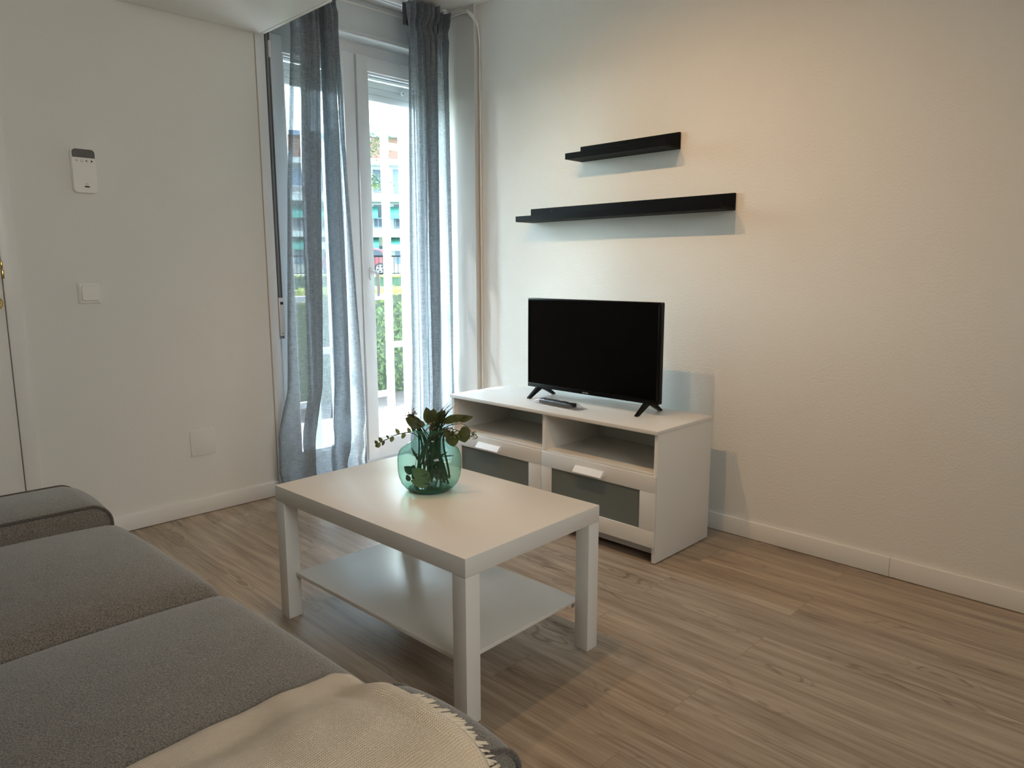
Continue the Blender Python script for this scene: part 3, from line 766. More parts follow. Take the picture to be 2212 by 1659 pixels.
# remote control in a clear bag
rc = thing('remote_control', 'black remote control in clear crinkled plastic, lying on the bench before the television', 'remote control', (1.268, -.405, .5358), math.radians(-4))
b = nb(); box(b, -.100, .100, -.0235, .0235, .003, .022, .007, 3); rb = obj('body', b, M_rubber, rc, local=True, smooth=True)
for i in range(11):
    for j in range(3):
        b = nb(); box(b, -.080 + i * .0135, -.072 + i * .0135, -.0165 + j * .012, -.010 + j * .012, .0218, .0236, .001); obj('button', b, plain('grey_button', (.10, .10, .11), .5) if (i + j) == 0 else bpy.data.materials['grey_button'], rb, local=True, smooth=True)
b = nb()
rings = []
nn = 26
for k in range(27):
    t = -.125 + .285 * k / 26
    sq = 1 if -.104 < t < .104 else max(.12, 1 - (abs(t) - .104) / .05)
    row = []
    for q in range(nn):
        a = 2 * PI * q / nn
        wv = .0255 * (1 + .25 * (1 - sq)) ; hv = .0125 * sq
        cy_, cz_ = math.copysign(abs(math.cos(a)) ** .5, math.cos(a)) * wv, math.copysign(abs(math.sin(a)) ** .5, math.sin(a)) * hv
        nzv = noise.noise(Vector((t * 60, a * 2.5, 1))) * .0028
        row.append(b.verts.new((t, cy_ + nzv, max(.0006, .0125 * max(sq, .35) + cz_ + nzv * (1.0 if cz_ > 0 else .1)))))
    rings.append(row)
for r0, r1 in zip(rings, rings[1:]):
    for q in range(nn): b.faces.new((r0[q], r0[(q + 1) % nn], r1[(q + 1) % nn], r1[q]))
obj('plastic_bag', b, M_bag, rc, local=True, smooth=True, ang=25)

# ---------------------------------------------------------------- coffee table
TA = .0304
ct = thing('coffee_table', 'white rectangular coffee table with square legs and a lower shelf', 'coffee table', (1.1984, -1.1967, 0), TA)
b = nb(); box(b, 0, .90, -.55, 0, .40, .45, .0012); obj('tabletop', b, M_lack, ct, local=True, smooth=True)
for lx_, ly_ in ((0, 0), (.85, 0), (0, -.50), (.85, -.50)):
    b = nb(); box(b, lx_ + .0008, lx_ + .0492, ly_ - .0492, ly_ - .0008, 0, .3992, .001); obj('leg', b, M_lackside, ct, local=True, smooth=True)
b = nb(); box(b, .0495, .8505, -.5185, -.0315, .142, .154, .001); obj('shelf', b, M_lack, ct, local=True, smooth=True)
for lx_, ly_ in ((.85, -.045), (.85, -.505)):
    b = nb(); cyl(b, (lx_ + .045, ly_, .147), (lx_ + .045, ly_, .147), .002, 6) if False else box(b, .8495, .8510, ly_ - .02 if ly_ > -.2 else ly_ + .012, ly_ - .008 if ly_ > -.2 else ly_ + .024, .130, .1415); obj('shelf_bracket', b, M_inkgrey, ct, local=True)

# ---------------------------------------------------------------- vase with greenery
VC = Vector((1.612, -1.420, .4503))
vs_ = thing('glass_vase', 'bubbled green glass vase with a narrow neck, on the coffee table', 'vase', VC)
prof = [(0, .004), (.055, .002), (.066, .004), (.078, .011), (.090, .026), (.0975, .046), (.1005, .068), (.1010, .095), (.0995, .112), (.095, .126), (.086, .137), (.073, .1455), (.060, .152), (.0515, .159), (.0475, .168), (.0465, .180), (.0480, .190), (.0515, .1965), (.0535, .198), (.0525, .1995), (.0495, .197), (.0465, .191)]
b = nb(); lathe(b, prof, 64)
obj('body', b, M_vase, vs_, local=True, smooth=True, ang=180)
b = nb(); lathe(b, [(0, .0008), (.062, .0008), (.070, .005), (.060, .009), (.03, .012), (0, .013)], 48)
m_foot = glass_mat('thick_green_glass', (.10, .34, .25)); obj('foot', b, m_foot, vs_, local=True, smooth=True, ang=180)

RV = Vector((.7125, .7017, 0)); FV = Vector((-.7017, .7125, 0)); UP = Vector((0, 0, 1))
def vp(a, d, h): return VC + RV * a + FV * d + UP * h
def leaf(b, c, direction, up, ln, wd, n=8, fold=.12, pointed=.0):
    """oval leaf from base c along direction"""
    t = Vector(direction).normalized(); s = t.cross(Vector(up)).normalized(); nrm = s.cross(t)
    mid = []; lt = []; rt = []
    for k in range(n + 1):
        q = k / n
        w = wd * .5 * math.sin(PI * min(1, q ** (.8)) ) ** (.75 + pointed)
        m_ = Vector(c) + t * ln * q - nrm * (ln * .10 * math.sin(q * PI * .9)) * -1
        mid.append(b.verts.new(m_)); lt.append(b.verts.new(m_ + s * w + nrm * w * fold)); rt.append(b.verts.new(m_ - s * w + nrm * w * fold))
    for k in range(n):
        b.faces.new((mid[k], mid[k + 1], lt[k + 1], lt[k])); b.faces.new((mid[k + 1], mid[k], rt[k], rt[k + 1]))
def bez(p, n=14):
    p = [Vector(q) for q in p]
    out = []
    for k in range(n + 1):
        t = k / n; q = p[:]
        while len(q) > 1: q = [a.lerp(c, t) for a, c in zip(q, q[1:])]
        out.append(q[0])
    return out
rnd = random.Random(5)
GRP = None
def branch(name, label, path, leaves, lm, rad=.0013, cat='branch', low=True):
    t = thing(name, label, cat, path[0], group='artificial stems arranged in the green vase')
    b = nb(); tube(b, bez(path, 18), rad, 6); st_ = obj('stem', b, M_stem, t, smooth=True)
    for c, d, u, ln, wd, mm_ in leaves:
        b = nb(); leaf(b, c, d, u, ln, wd); obj('leaf', b, mm_ or lm, t, smooth=True, ang=180, recalc=False)
    return t
cam_dir = (FV * -1 + UP * .35)
# trailing branch to the left
pth = [vp(.02, .0, .03), vp(-.02, -.01, .10), vp(0, -.005, .19), vp(-.05, -.01, .22), vp(-.10, -.02, .18), vp(-.158, -.03, .155)]
pb = bez(pth, 40)
lv = []
for k, side, ln, wd in ((24, 1, .020, .012), (27, -1, .022, .014), (30, 1, .022, .013), (33, -1, .020, .014), (35, 1, .014, .007), (37, -1, .018, .009), (38, 1, .018, .012), (39, -1, .018, .013), (40, 1, .014, .011), (40, -1, .012, .010)):
    tdir = (pb[min(40, k + 1)] - pb[k - 1]).normalized()
    lv.append((pb[k], UP * side * .9 + tdir * .5, cam_dir, ln, wd, M_leafP if k in (24, 27, 30, 33, 39) else M_leafO))
branch('leafy_branch', 'thin branch trailing left over the vase rim with small pale leaves', pth, lv, M_leafP, .0012)
# round-leaf sprays
def spray(label, path, specs, m=M_leafO):
    lv = []
    for a, d, h, da, dh, ln, wd in specs:
        lv.append((vp(a, d, h), RV * da + UP * dh, cam_dir, ln, wd, m))
    return branch('eucalyptus_spray', label, path, lv, m, .0014)
spray('round-leaved olive spray leaning left from the vase neck', [vp(.0, .01, .03), vp(-.01, .0, .12), vp(-.01, 0, .2), vp(-.055, -.01, .235)],
      [(-.020, -.01, .205, -1, .55, .060, .038), (-.045, -.012, .19, -.35, 1, .030, .010), (-.045, .0, .225, -.6, .5, .028, .022), (-.01, -.01, .21, -.9, .2, .035, .022)])
spray('round-leaved olive spray standing upright in the middle of the vase', [vp(-.01, .01, .03), vp(.01, .0, .12), vp(.0, 0, .2), vp(.02, -.01, .25)],
      [(.008, -.01, .212, -.25, 1, .058, .034), (.012, -.015, .208, .12, 1, .058, .036), (.030, -.01, .213, .35, 1, .048, .028), (.02, .01, .222, .9, .8, .045, .026)])
spray('round-leaved dark spray drooping right over the vase rim', [vp(.02, .0, .03), vp(-.01, .0, .12), vp(.0, -.01, .21), vp(.07, -.03, .225), vp(.115, -.045, .185)],
      [(.075, -.05, .196, .15, -1, .046, .042), (.110, -.05, .205, .15, -1, .042, .042), (.100, -.055, .200, 1, -.12, .036, .034), (.055, -.05, .205, .5, -.8, .040, .026)], M_leafO)
spray('broad pale-tipped leaves reaching right above the vase', [vp(.0, .0, .03), vp(.0, .0, .12), vp(.01, 0, .2), vp(.06, -.0, .232), vp(.11, -.0, .235)],
      [(.045, -.01, .218, 1, .34, .072, .026), (.065, .0, .222, 1, .22, .068, .022), (.095, -.005, .222, 1, .30, .048, .020)], M_leafO)
# grass blades
def grass(label, n, tips, sd, m):
    r = random.Random(sd)
    t = thing('grass_tuft', label, 'grass', vp(0, 0, .01), group='artificial stems arranged in the green vase')
    b = nb()
    for k in range(n):
        ta, th, td = tips(r)
        base = vp(r.uniform(-.055, .065), r.uniform(-.03, .03), r.uniform(.010, .05))
        neck = vp(r.uniform(-.02, .02), r.uniform(-.02, .02), .175)
        p = bez([base, base.lerp(neck, .5) + RV * r.uniform(-.03, .03), neck, neck * .5 + vp(ta, td, th) * .5 + UP * .03, vp(ta, td, th)], 14)
        w0 = r.uniform(.0016, .0036)
        L_, R_ = [], []
        for i, q in enumerate(p):
            w = w0 * (1 - (i / 14) ** 3) + .0002
            s = (RV + FV * r.uniform(-.02, .02) * 3).normalized()
            if abs((p[-1] - p[0]).normalized().dot(RV)) > .5: s = (UP * .8 + RV * .3).normalized()
            L_.append(b.verts.new(q + s * w)); R_.append(b.verts.new(q - s * w))
        for i in range(14): b.faces.new((L_[i], L_[i + 1], R_[i + 1], R_[i]))
    obj('blades', b, m, t, smooth=True, ang=180, recalc=False)
grass('tuft of thin dark grass spiking up right of centre in the vase', 20, lambda r: (r.uniform(.035, .090), r.uniform(.235, .295), r.uniform(-.05, -.01)), 4, M_leafD)
grass('tuft of long dark grass arching right over the vase rim', 14, lambda r: (r.uniform(.06, .12), r.uniform(.20, .245), r.uniform(-.03, .02)), 7, M_leafD)
grass('tuft of thin dark grass arching left out of the vase', 9, lambda r: (r.uniform(-.09, -.02), r.uniform(.205, .25), r.uniform(-.03, .02)), 9, M_leafD)
# foliage pressed inside the vase
t = thing('grass_tuft', 'tangle of dark leaves folded inside the belly of the vase', 'grass', vp(0, 0, .012), group='artificial stems arranged in the green vase')
b = nb(); r = random.Random(21)
for k in range(34):
    a0 = r.uniform(-.045, .05); d0 = r.uniform(-.04, .04); h0 = r.uniform(.02, .11)
    leaf(b, vp(a0, d0, h0), RV * r.uniform(-1, 1) + UP * r.uniform(-.6, .8) + FV * r.uniform(-.5, .5), cam_dir, r.uniform(.022, .05), r.uniform(.003, .008), n=5)
for k in range(9):
    a0 = r.uniform(-.065, -.02)
    leaf(b, vp(a0, r.uniform(-.03, .02), r.uniform(.025, .06)), RV * r.uniform(-1, .2) + UP * r.uniform(.0, 1), cam_dir, r.uniform(.022, .034), r.uniform(.016, .026), n=6)
obj('folded_leaves', b, M_leafD, t, smooth=True, ang=180, recalc=False)
b = nb()
leaf(b, vp(.005, -.02, .028), RV * -1 + UP * .75, cam_dir, .075, .045, n=8); leaf(b, vp(-.0, -.03, .02), RV * -1 + UP * .3, cam_dir, .06, .03, n=8)
obj('pale_leaf', b, M_leafP, t, smooth=True, ang=180, recalc=False)
def buds(label, path, centre, rad_, n, m, sd):
    r = random.Random(sd)
    t = thing('bud_spray', label, 'branch', path[0], group='artificial stems arranged in the green vase')
    b = nb(); tube(b, bez(path, 14), .001, 6)
    tips = []
    for k in range(n):
        d = Vector((r.gauss(0, 1), r.gauss(0, 1), r.gauss(0, .8))).normalized() * rad_ * r.uniform(.5, 1)
        tips.append(Vector(centre) + d); tube(b, [Vector(path[-1]), Vector(path[-1]).lerp(tips[-1], .55) + UP * .002, tips[-1]], .0005, 4)
    obj('stem', b, M_stem, t, smooth=True)
    b = nb()
    for p in tips:
        s = nb(); bmesh.ops.create_icosphere(s, subdivisions=1, radius=r.uniform(.0016, .0028)); s.transform(Matrix.Translation(p)); join(b, s)
    obj('buds', b, m, t, smooth=True, ang=180)
buds('brown bud cluster at the upper left of the vase greenery', [vp(.0, .01, .03), vp(.0, 0, .17), vp(-.02, -.01, .23), vp(-.048, -.02, .243)], vp(-.052, -.02, .248), .021, 26, M_berryB, 1)
buds('green bud cluster at the right of the vase greenery', [vp(.0, .01, .03), vp(.0, 0, .17), vp(.04, -.04, .21), vp(.082, -.06, .198)], vp(.086, -.062, .198), .020, 26, M_berry, 2)
buds('green bud cluster hanging at the far right of the vase greenery', [vp(.0, .01, .03), vp(.01, 0, .17), vp(.06, -.03, .25), vp(.12, -.05, .24), vp(.140, -.05, .19)], vp(.143, -.05, .183), .017, 20, M_berry, 3)
buds('small green bud cluster in the middle of the vase greenery', [vp(.0, .01, .03), vp(.0, 0, .17), vp(.01, -.03, .21)], vp(.012, -.035, .212), .020, 18, M_berryB, 4)
buds('pale bud cluster lying at the bottom of the vase', [vp(.02, .01, .12), vp(.03, .0, .08), vp(.05, -.01, .045)], vp(.053, -.01, .04), .016, 16, M_berry, 6)

# ---------------------------------------------------------------- sofa
SA = math.radians(1.8)
so = thing('sofa', 'taupe tweed two-seat sofa with piped cushions and low arms', 'sofa', (1.0, -2.235, 0), SA)
def arm_profile(y0, y1, z0, z1, r, n=10):
    out = [(y1, z0)]
    for k in range(n + 1):
        a = math.radians(90 * k / n); out.append((y1 - r + r * math.cos(a), z1 - r + r * math.sin(a)))
    for k in range(1, 14):
        t = k / 14; out.append((y1 - r + (y0 - y1 + r) * t, z1 + .004 * math.sin(t * PI)))
    for k in range(n + 1):
        a = math.radians(90 + 90 * k / n); out.append((y0 + .03 + .03 * math.cos(a), z1 - .03 + .03 * math.sin(a)))
    out.append((y0, z0))
    return out
def arm(x0, x1, zt=.522, r=.055, yf_=.0):
    P = arm_profile(-.86, yf_, .06, zt, r)
    b = nb()
    nx = 14
    rows = []
    for i in range(nx + 1):
        u = i / nx; x = x0 + (x1 - x0) * u
        puff = .010 * math.sin(u * PI) ** .5
        row = []
        for k, (y, z) in enumerate(P):
            zz = z + (puff if z > .3 else 0); y2 = y + (puff * .8 if y > -.03 else 0)
            row.append(b.verts.new((x, y2, zz)))
        rows.append(row)
    for a_, c_ in zip(rows, rows[1:]):
        for k in range(len(P) - 1): b.faces.new((a_[k], a_[k + 1], c_[k + 1], c_[k]))
    # gently bulged side faces, fan of quads towards an inner ring
    for row, s in ((rows[0], -1), (rows[-1], 1)):
        cy_, cz_ = -.43, .29
        prev_ = row
        for t, d in ((.12, .006), (.35, .010), (.7, .012)):
            cur = [b.verts.new((v.co.x * 1 + 0, v.co.y + (cy_ - v.co.y) * t, v.co.z + (cz_ - v.co.z) * t)) for v in row]
            for v in cur: v.co.x = row[0].co.x + s * d
            for k in range(len(row)):
                q = (k + 1) % len(row)
                b.faces.new((prev_[k], prev_[q], cur[q], cur[k]))
            prev_ = cur
        b.faces.new(prev_)
    ao = obj('armrest', b, M_sofa, so, local=True, smooth=True, ang=50)
    for x in (x0, x1):
        b = nb(); tube(b, [(x, y, z) for y, z in P[:-1]], .0050, 8); obj('piping', b, M_pipe, ao, local=True, smooth=True, ang=180)
arm(-.075, .205, .502); arm(1.492, 1.722, .500, .058, .022)
for a, c, nm in ((.208, .848, 0), (.850, 1.489, 1)):
    cb = puffbox(a, c, -.64, .024, .285, .449, .052, 26, .040)
    co = obj('seat_cushion', cb, M_sofa, so, local=True, smooth=True, ang=180)
    for zz, rr_ in ((.375, .0045),):
        b = nb(); m_ = .004
        pts = []
        for cx_, cy_, a0 in ((c - .050, .030 - .050, 0), (a + .050, .030 - .050, 90), (a + .045, -.64 + .045, 180), (c - .045, -.64 + .045, 270)):
            for k in range(7):
                an = math.radians(a0 + 90 * k / 6); pts.append((cx_ + (.046) * math.cos(an), cy_ + .046 * math.sin(an), zz))
        pts.append(pts[0]); 
        b2 = nb(); tube(b2, pts, rr_, 8); obj('piping', b2, M_pipe, co, local=True, smooth=True, ang=180); b.free()
    bb_ = puffbox(a, c, -.86, -.645, .36, .74, .06, 16, .0)
    obj('back_cushion', bb_, M_sofa, so, local=True, smooth=True, ang=180)
b = puffbox(.19, 1.50, -.86, .004, .08, .283, .02, 10, 0); obj('base', b, M_sofa, so, local=True, smooth=True, ang=180)
b = puffbox(-.075, 1.717, -.95, -.862, .08, .66, .03, 10, 0); obj('backrest', b, M_sofa, so, local=True, smooth=True, ang=180)
for x, y in ((.0, -.06), (1.64, -.06), (.0, -.88), (1.64, -.88)):
    b = nb(); tube(b, [(x, y, 0), (x, y, .062)], [.018, .024], 16); obj('leg', b, M_black, so, local=True, smooth=True)
# folded seam corner at the cushion joint
b = nb(); tube(b, [(.849, .022, .372), (.849, .034, .392), (.849, .024, .412), (.849, -.012, .424), (.849, -.09, .428)], [.006, .009, .008, .006, .004], 8); obj('seam_tab', b, M_pipe, so, local=True, smooth=True)

# ---------------------------------------------------------------- throw blanket
th = thing('throw_blanket', 'cream woven wool throw with fringed edge, folded over the near sofa arm', 'blanket', (1.0, -2.235, .52), SA)
sec = [(1.358, .462), (1.385, .478), (1.42, .484), (1.455, .491), (1.485, .504), (1.52, .518), (1.57, .528), (1.63, .530), (1.68, .527), (1.714, .517), (1.735, .497), (1.744, .45), (1.747, .36), (1.748, .29)]
def sample(path, n):
    d = [0]
    for p, q in zip(path, path[1:]): d.append(d[-1] + math.hypot(q[0] - p[0], q[1] - p[1]))
    out = []
    for k in range(n + 1):
        s = d[-1] * k / n
        i = max(j for j in range(len(d)) if d[j] <= s + 1e-9); i = min(i, len(path) - 2)
        t = (s - d[i]) / (d[i + 1] - d[i])
        # Catmull-Rom
        P = [path[max(0, i - 1)], path[i], path[i + 1], path[min(len(path) - 1, i + 2)]]
        q = []
        for c in range(2):
            a0, a1, a2, a3 = [p[c] for p in P]
            q.append(.5 * (2 * a1 + (a2 - a0) * t + (2 * a0 - 5 * a1 + 4 * a2 - a3) * t * t + (3 * a1 - a0 - 3 * a2 + a3) * t ** 3))
        out.append((q[0], q[1], s))
    return out
NS = 70; NY = 60
S = sample(sec, NS)
def yf(s):  # front edge of the throw along the section
    return lerp(s, [(0, -.040), (.05, -.036), (.12, -.050), (.20, -.056), (.30, -.060), (.40, -.062), (.50, -.060), (.75, -.055)])
b = nb(); uv = b.loops.layers.uv.new('UVMap'); rows = []; uvs = {}
for x, z, s in S:
    row = []
    y0 = yf(s)
    for j in range(NY + 1):
        t = j / NY
        y = y0 - .56 * t
        dz = .006 * noise.noise(Vector((x * 6, y * 5, 0))) + .003 * noise.noise(Vector((x * 16, y * 14, 2)))
        # rolled front lip with a shallow valley behind it
        e = (y0 - y)
        dz += .005 * math.exp(-((e - .012) / .012) ** 2) - .006 * math.exp(-((e - .05) / .02) ** 2) * math.exp(-((s - .16) / .1) ** 2) * 1.6
        if e < .012: dz -= (.012 - e) * .9
        dz -= .016 * max(0, 1 - e / .06) ** 2 * max(0, 1 - s / .3)
        ridge = .007 * math.exp(-(((y0 - y) - .10 - s * .25) / .03) ** 2) * math.exp(-((s - .12) / .12) ** 2)
        dx = 0
        down = max(0, min(1, (s - .46) / .08))
        zz = z + (dz + ridge) * (1 - down); xx = x + (dz + .002) * down
        # cushion crown drop near the sofa front
        v = b.verts.new((xx, y, zz)); uvs[v] = (s, y); row.append(v)
    rows.append(row)
for r0, r1 in zip(rows, rows[1:]):
    for j in range(NY):
        f = b.faces.new((r0[j], r1[j], r1[j + 1], r0[j + 1]))
        for lp in f.loops: lp[uv].uv = uvs[lp.vert]
b.transform(Matrix.Translation((0, 0, -.52)))
clo = obj('cloth', b, M_throw, th, local=True, smooth=True, ang=180, recalc=False)
md = clo.modifiers.new('thick', 'SOLIDIFY'); md.thickness = .014; md.offset = -1
b = nb(); r = random.Random(12)
for k in range(74):
    s = .22 + (.64 - .22) * k / 73 + r.uniform(-.002, .002)
    i = min(NS, int(s / S[-1][2] * NS)); x, z, _ = S[i]
    y = yf(s)
    i2 = min(NS, i + 1); i1 = max(0, i - 1)
    tx, tz = S[i2][0] - S[i1][0], S[i2][1] - S[i1][1]; l_ = math.hypot(tx, tz); nx_, nz_ = -tz / l_, tx / l_
    ln = r.uniform(.026, .040)
    for q in range(3):
        sd = r.uniform(-.007, .007); ln = r.uniform(.020, .040)
        p0 = Vector((x, y - .004, z - .006)); p1 = p0 + Vector((nx_ * .001 + tx / l_ * sd * .4, ln * .5, nz_ * .001 + tz / l_ * sd * .4)); p2 = p0 + Vector((-nx_ * .003 + tx / l_ * (sd + .006), ln, -nz_ * .004 + tz / l_ * (sd + .006)))
        p2.z = p2.z if True else 0
        tube(b, [p0, p1, p2], [.0018, .0022, .0014], 5)
b.transform(Matrix.Translation((0, 0, -.52)))
obj('fringe', b, M_fringe, th, local=True, smooth=True, ang=180)

# ---------------------------------------------------------------- ceiling lamp (above the table, out of the frame)
lp = thing('ceiling_lamp', 'white ceiling bar lamp with two warm spots above the coffee table', 'lamp', (1.6, -1.5, ZC))
b = nb(); box(b, 1.30, 1.91, -1.53, -1.47, 2.515, ZC, .004); obj('bar', b, M_white, lp)
warm = (1.0, .60, .28)
for lx_ in (1.36, 1.85):
    b = nb(); lathe(b, [(.02, 2.515), (.022, 2.49), (.034, 2.455), (.032, 2.455), (.018, 2.485)], 24, (lx_, -1.5, 0)); obj('spot_head', b, M_white, lp, smooth=True)
    ld = bpy.data.lights.new('warm_spot', 'SPOT'); ld.energy = 23; ld.color = warm; ld.shadow_soft_size = .012; ld.spot_size = math.radians(125); ld.spot_blend = 1.0
    lo = bpy.data.objects.new('warm_spot', ld); col.objects.link(lo); lo.location = (lx_, -1.5, 2.45); lo.rotation_euler = (math.radians(30), 0, math.radians(-6))

# ---------------------------------------------------------------- outdoors
b = nb(); box(b, -1.58, -.40, -6, 6, -.20, -.02); tag(obj('terrace', b, M_terr), 'sunlit pale terrace outside the balcony door', 'terrace', kind='structure')
b = nb(); box(b, -3.2, -1.58, -8, 12, -.20, -.045); tag(obj('soil_bed', b, M_soil), 'brown soil bed between the terrace and the hedge', 'soil', kind='structure')
b = nb(); box(b, -80, -3.2, -40, 90, -.30, -.06); tag(obj('ground', b, M_grass), 'open ground beyond the hedge', 'ground', kind='structure')
b = nb(); box(b, -.42, -.40, -6, -1.065, -.05, 2.7); box(b, -.42, -.40, .02, 6, -.05, 2.7); 
A0 = math.radians(144.3); EF = Vector((math.cos(A0), math.sin(A0), 0)); ER = Vector((math.sin(A0), -math.cos(A0), 0)); EO = Vector((3.355, -2.816, 0))
RZ = math.atan2(ER.y, ER.x)          # local +x runs to the right as seen from the room, +y away from it
tag(obj('wall_outside', b, M_ext), 'rough rendered outer face of the house', 'wall', kind='structure')
def ex(d, lat=0, z=0): return EO + EF * d + ER * lat + UP * z

def hedge(name, label, x0, x1, y0, y1, z0, z1, n, size, M=None, seed=1, loc=(0, 0, 0), rz=0):
    t = thing(name, label, 'hedge', loc, rz)
    r = random.Random(seed)
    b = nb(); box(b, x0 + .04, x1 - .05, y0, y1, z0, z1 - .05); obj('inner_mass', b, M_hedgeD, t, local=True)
    b = nb()
    for k in range(n):
        face = r.random()
        if face < .70: p = Vector((x1 - r.uniform(-.02, .09), r.uniform(y0, y1), r.uniform(z0, z1))); nn_ = Vector((1, r.uniform(-.7, .7), r.uniform(-.2, .9)))
        else: p = Vector((r.uniform(x0, x1), r.uniform(y0, y1), z1 + r.uniform(-.05, .02))); nn_ = Vector((r.uniform(-.6, .6), r.uniform(-.6, .6), 1))
        nn_.normalize(); u = nn_.cross(Vector((r.uniform(-1, 1), r.uniform(-1, 1), r.uniform(-1, 1)))).normalized(); w = nn_.cross(u)
        s = size * r.uniform(.6, 1.3)
        vs = [b.verts.new(p + u * s), b.verts.new(p + w * s * .5), b.verts.new(p - u * s), b.verts.new(p - w * s * .5)]
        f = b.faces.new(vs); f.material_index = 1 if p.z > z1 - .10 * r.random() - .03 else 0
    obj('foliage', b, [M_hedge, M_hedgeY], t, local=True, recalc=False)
    return t
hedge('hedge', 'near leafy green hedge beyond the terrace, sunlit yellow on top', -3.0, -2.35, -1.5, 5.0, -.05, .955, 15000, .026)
# far hedge, fence, car and buildings stand square to the street, which runs along ER
c2 = ex(24, 0, 0)
t = thing('hedge', 'far dark clipped hedge under the iron fence', 'hedge', c2, RZ)
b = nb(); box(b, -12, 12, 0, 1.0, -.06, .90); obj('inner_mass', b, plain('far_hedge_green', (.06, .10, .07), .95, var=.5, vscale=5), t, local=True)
b = nb(); r = random.Random(3)
for k in range(5000):
    p = Vector((r.uniform(-9, 5), r.uniform(-.05, 1.0), .90 + r.uniform(-.02, .06))); 
    a = r.uniform(0, 6.28); u = Vector((math.cos(a), math.sin(a), r.uniform(-.3, .3))) * .06; w = Vector((-math.sin(a), math.cos(a), .3)) * .035
    b.faces.new([b.verts.new(p + u), b.verts.new(p + w), b.verts.new(p - u), b.verts.new(p - w)])
obj('foliage', b, M_hedgeY, t, local=True, recalc=False)  # lit top of the far hedge painted in with the yellow leaves
t = thing('iron_fence', 'black iron railing in front of the red car', 'fence', ex(25.5), RZ)
b = nb()
for k in range(-90, 60):
    tube(b, [(k * .13, 0, .0), (k * .13, 0, 1.60)], .011, 5)
obj('pickets', b, M_black, t, local=True)
b = nb(); box(b, -12, 8, -.02, .02, 1.58, 1.62); box(b, -12, 8, -.02, .02, 1.0, 1.03); obj('rail', b, M_black, t, local=True)
b = nb(); v0 = nb(); box(v0, -30, 30, 27, 46, .0, .86); v0.transform(Matrix.Translation(EO) @ Matrix.Rotation(RZ, 4, 'Z')); join(b, v0)
tag(obj('street', b, M_tarm), 'raised grey street behind the fence', 'street', kind='structure')

# red car, seen side-on
car = thing('car', 'red hatchback parked behind the iron fence outside', 'car', ex(42, -.90, .86), RZ)
side = [(-3.0, .32), (-3.02, .62), (-2.9, .80), (-2.0, .93), (-1.35, 1.42), (-.9, 1.50), (.15, 1.49), (.75, 1.38), (1.12, .98), (1.2, .72), (1.18, .32)]
M_red = plain('red_car_paint', (.19, .02, .03), .3, Coat_Weight=.6)
b = nb(); rows = []
for i, (y, k) in enumerate(((-.86, .93), (-.80, 1), (0, 1.0), (.80, 1), (.86, .93))):
    rows.append([b.verts.new((x, y, .32 + (z - .32) * (k if z > .9 else 1))) for x, z in side])
for a_, c_ in zip(rows, rows[1:]):
    for k in range(len(side)): b.faces.new((a_[k], a_[(k + 1) % len(side)], c_[(k + 1) % len(side)], c_[k]))
b.faces.new(rows[0]); b.faces.new(rows[-1][::-1])
obj('body', b, M_red, car, local=True, smooth=True, ang=35)
M_cwin = plain('dark_car_glass', (.03, .045, .06), .3)
for poly in ([(-1.85, .96), (-1.30, 1.36), (-.72, 1.40), (-.72, .96)], [(-.66, .96), (-.66, 1.40), (.12, 1.39), (.12, .96)], [(.18, .96), (.18, 1.38), (.55, 1.32), (.80, 1.02), (.62, .96)]):
    b = nb(); prism(b, poly, 'y', -.875, -.855); obj('side_window', b, M_cwin, car, local=True)
for wx in (-2.2, .55):
    for wy in (-.80, .80):
        b = nb(); cyl(b, (wx, wy - .1, .325), (wx, wy + .1, .325), .325, 28); w_ = obj('wheel', b, M_rubber, car, local=True, smooth=True)
        b = nb(); s = -1 if wy < 0 else 1
        y0_ = wy + s * .101
        cyl(b, (wx, y0_, .325), (wx, y0_ + s * .004, .325), .07, 16)
        for q in range(5):
            a = 2 * PI * q / 5 + .3
            d = Vector((math.cos(a), 0, math.sin(a))); e_ = Vector((-math.sin(a), 0, math.cos(a)))
            c0 = Vector((wx, y0_, .325))
            vs = [c0 + e_ * .035, c0 - e_ * .035, c0 + d * .225 - e_ * .05, c0 + d * .225 + e_ * .05]
            f = b.faces.new([b.verts.new(p) for p in vs])
        nseg = 28
        for q in range(nseg):
            a, c = 2 * PI * q / nseg, 2 * PI * (q + 1) / nseg
            pr = lambda an, rr: (wx + rr * math.cos(an), y0_, .325 + rr * math.sin(an))
            b.faces.new([b.verts.new(pr(a, .205)), b.verts.new(pr(c, .205)), b.verts.new(pr(c, .235)), b.verts.new(pr(a, .235))])
        obj('rim', b, plain('alloy', (.3, .33, .4), .3, metal=.4) if wx < 0 and wy < 0 else bpy.data.materials['alloy'], w_, local=True, recalc=False)

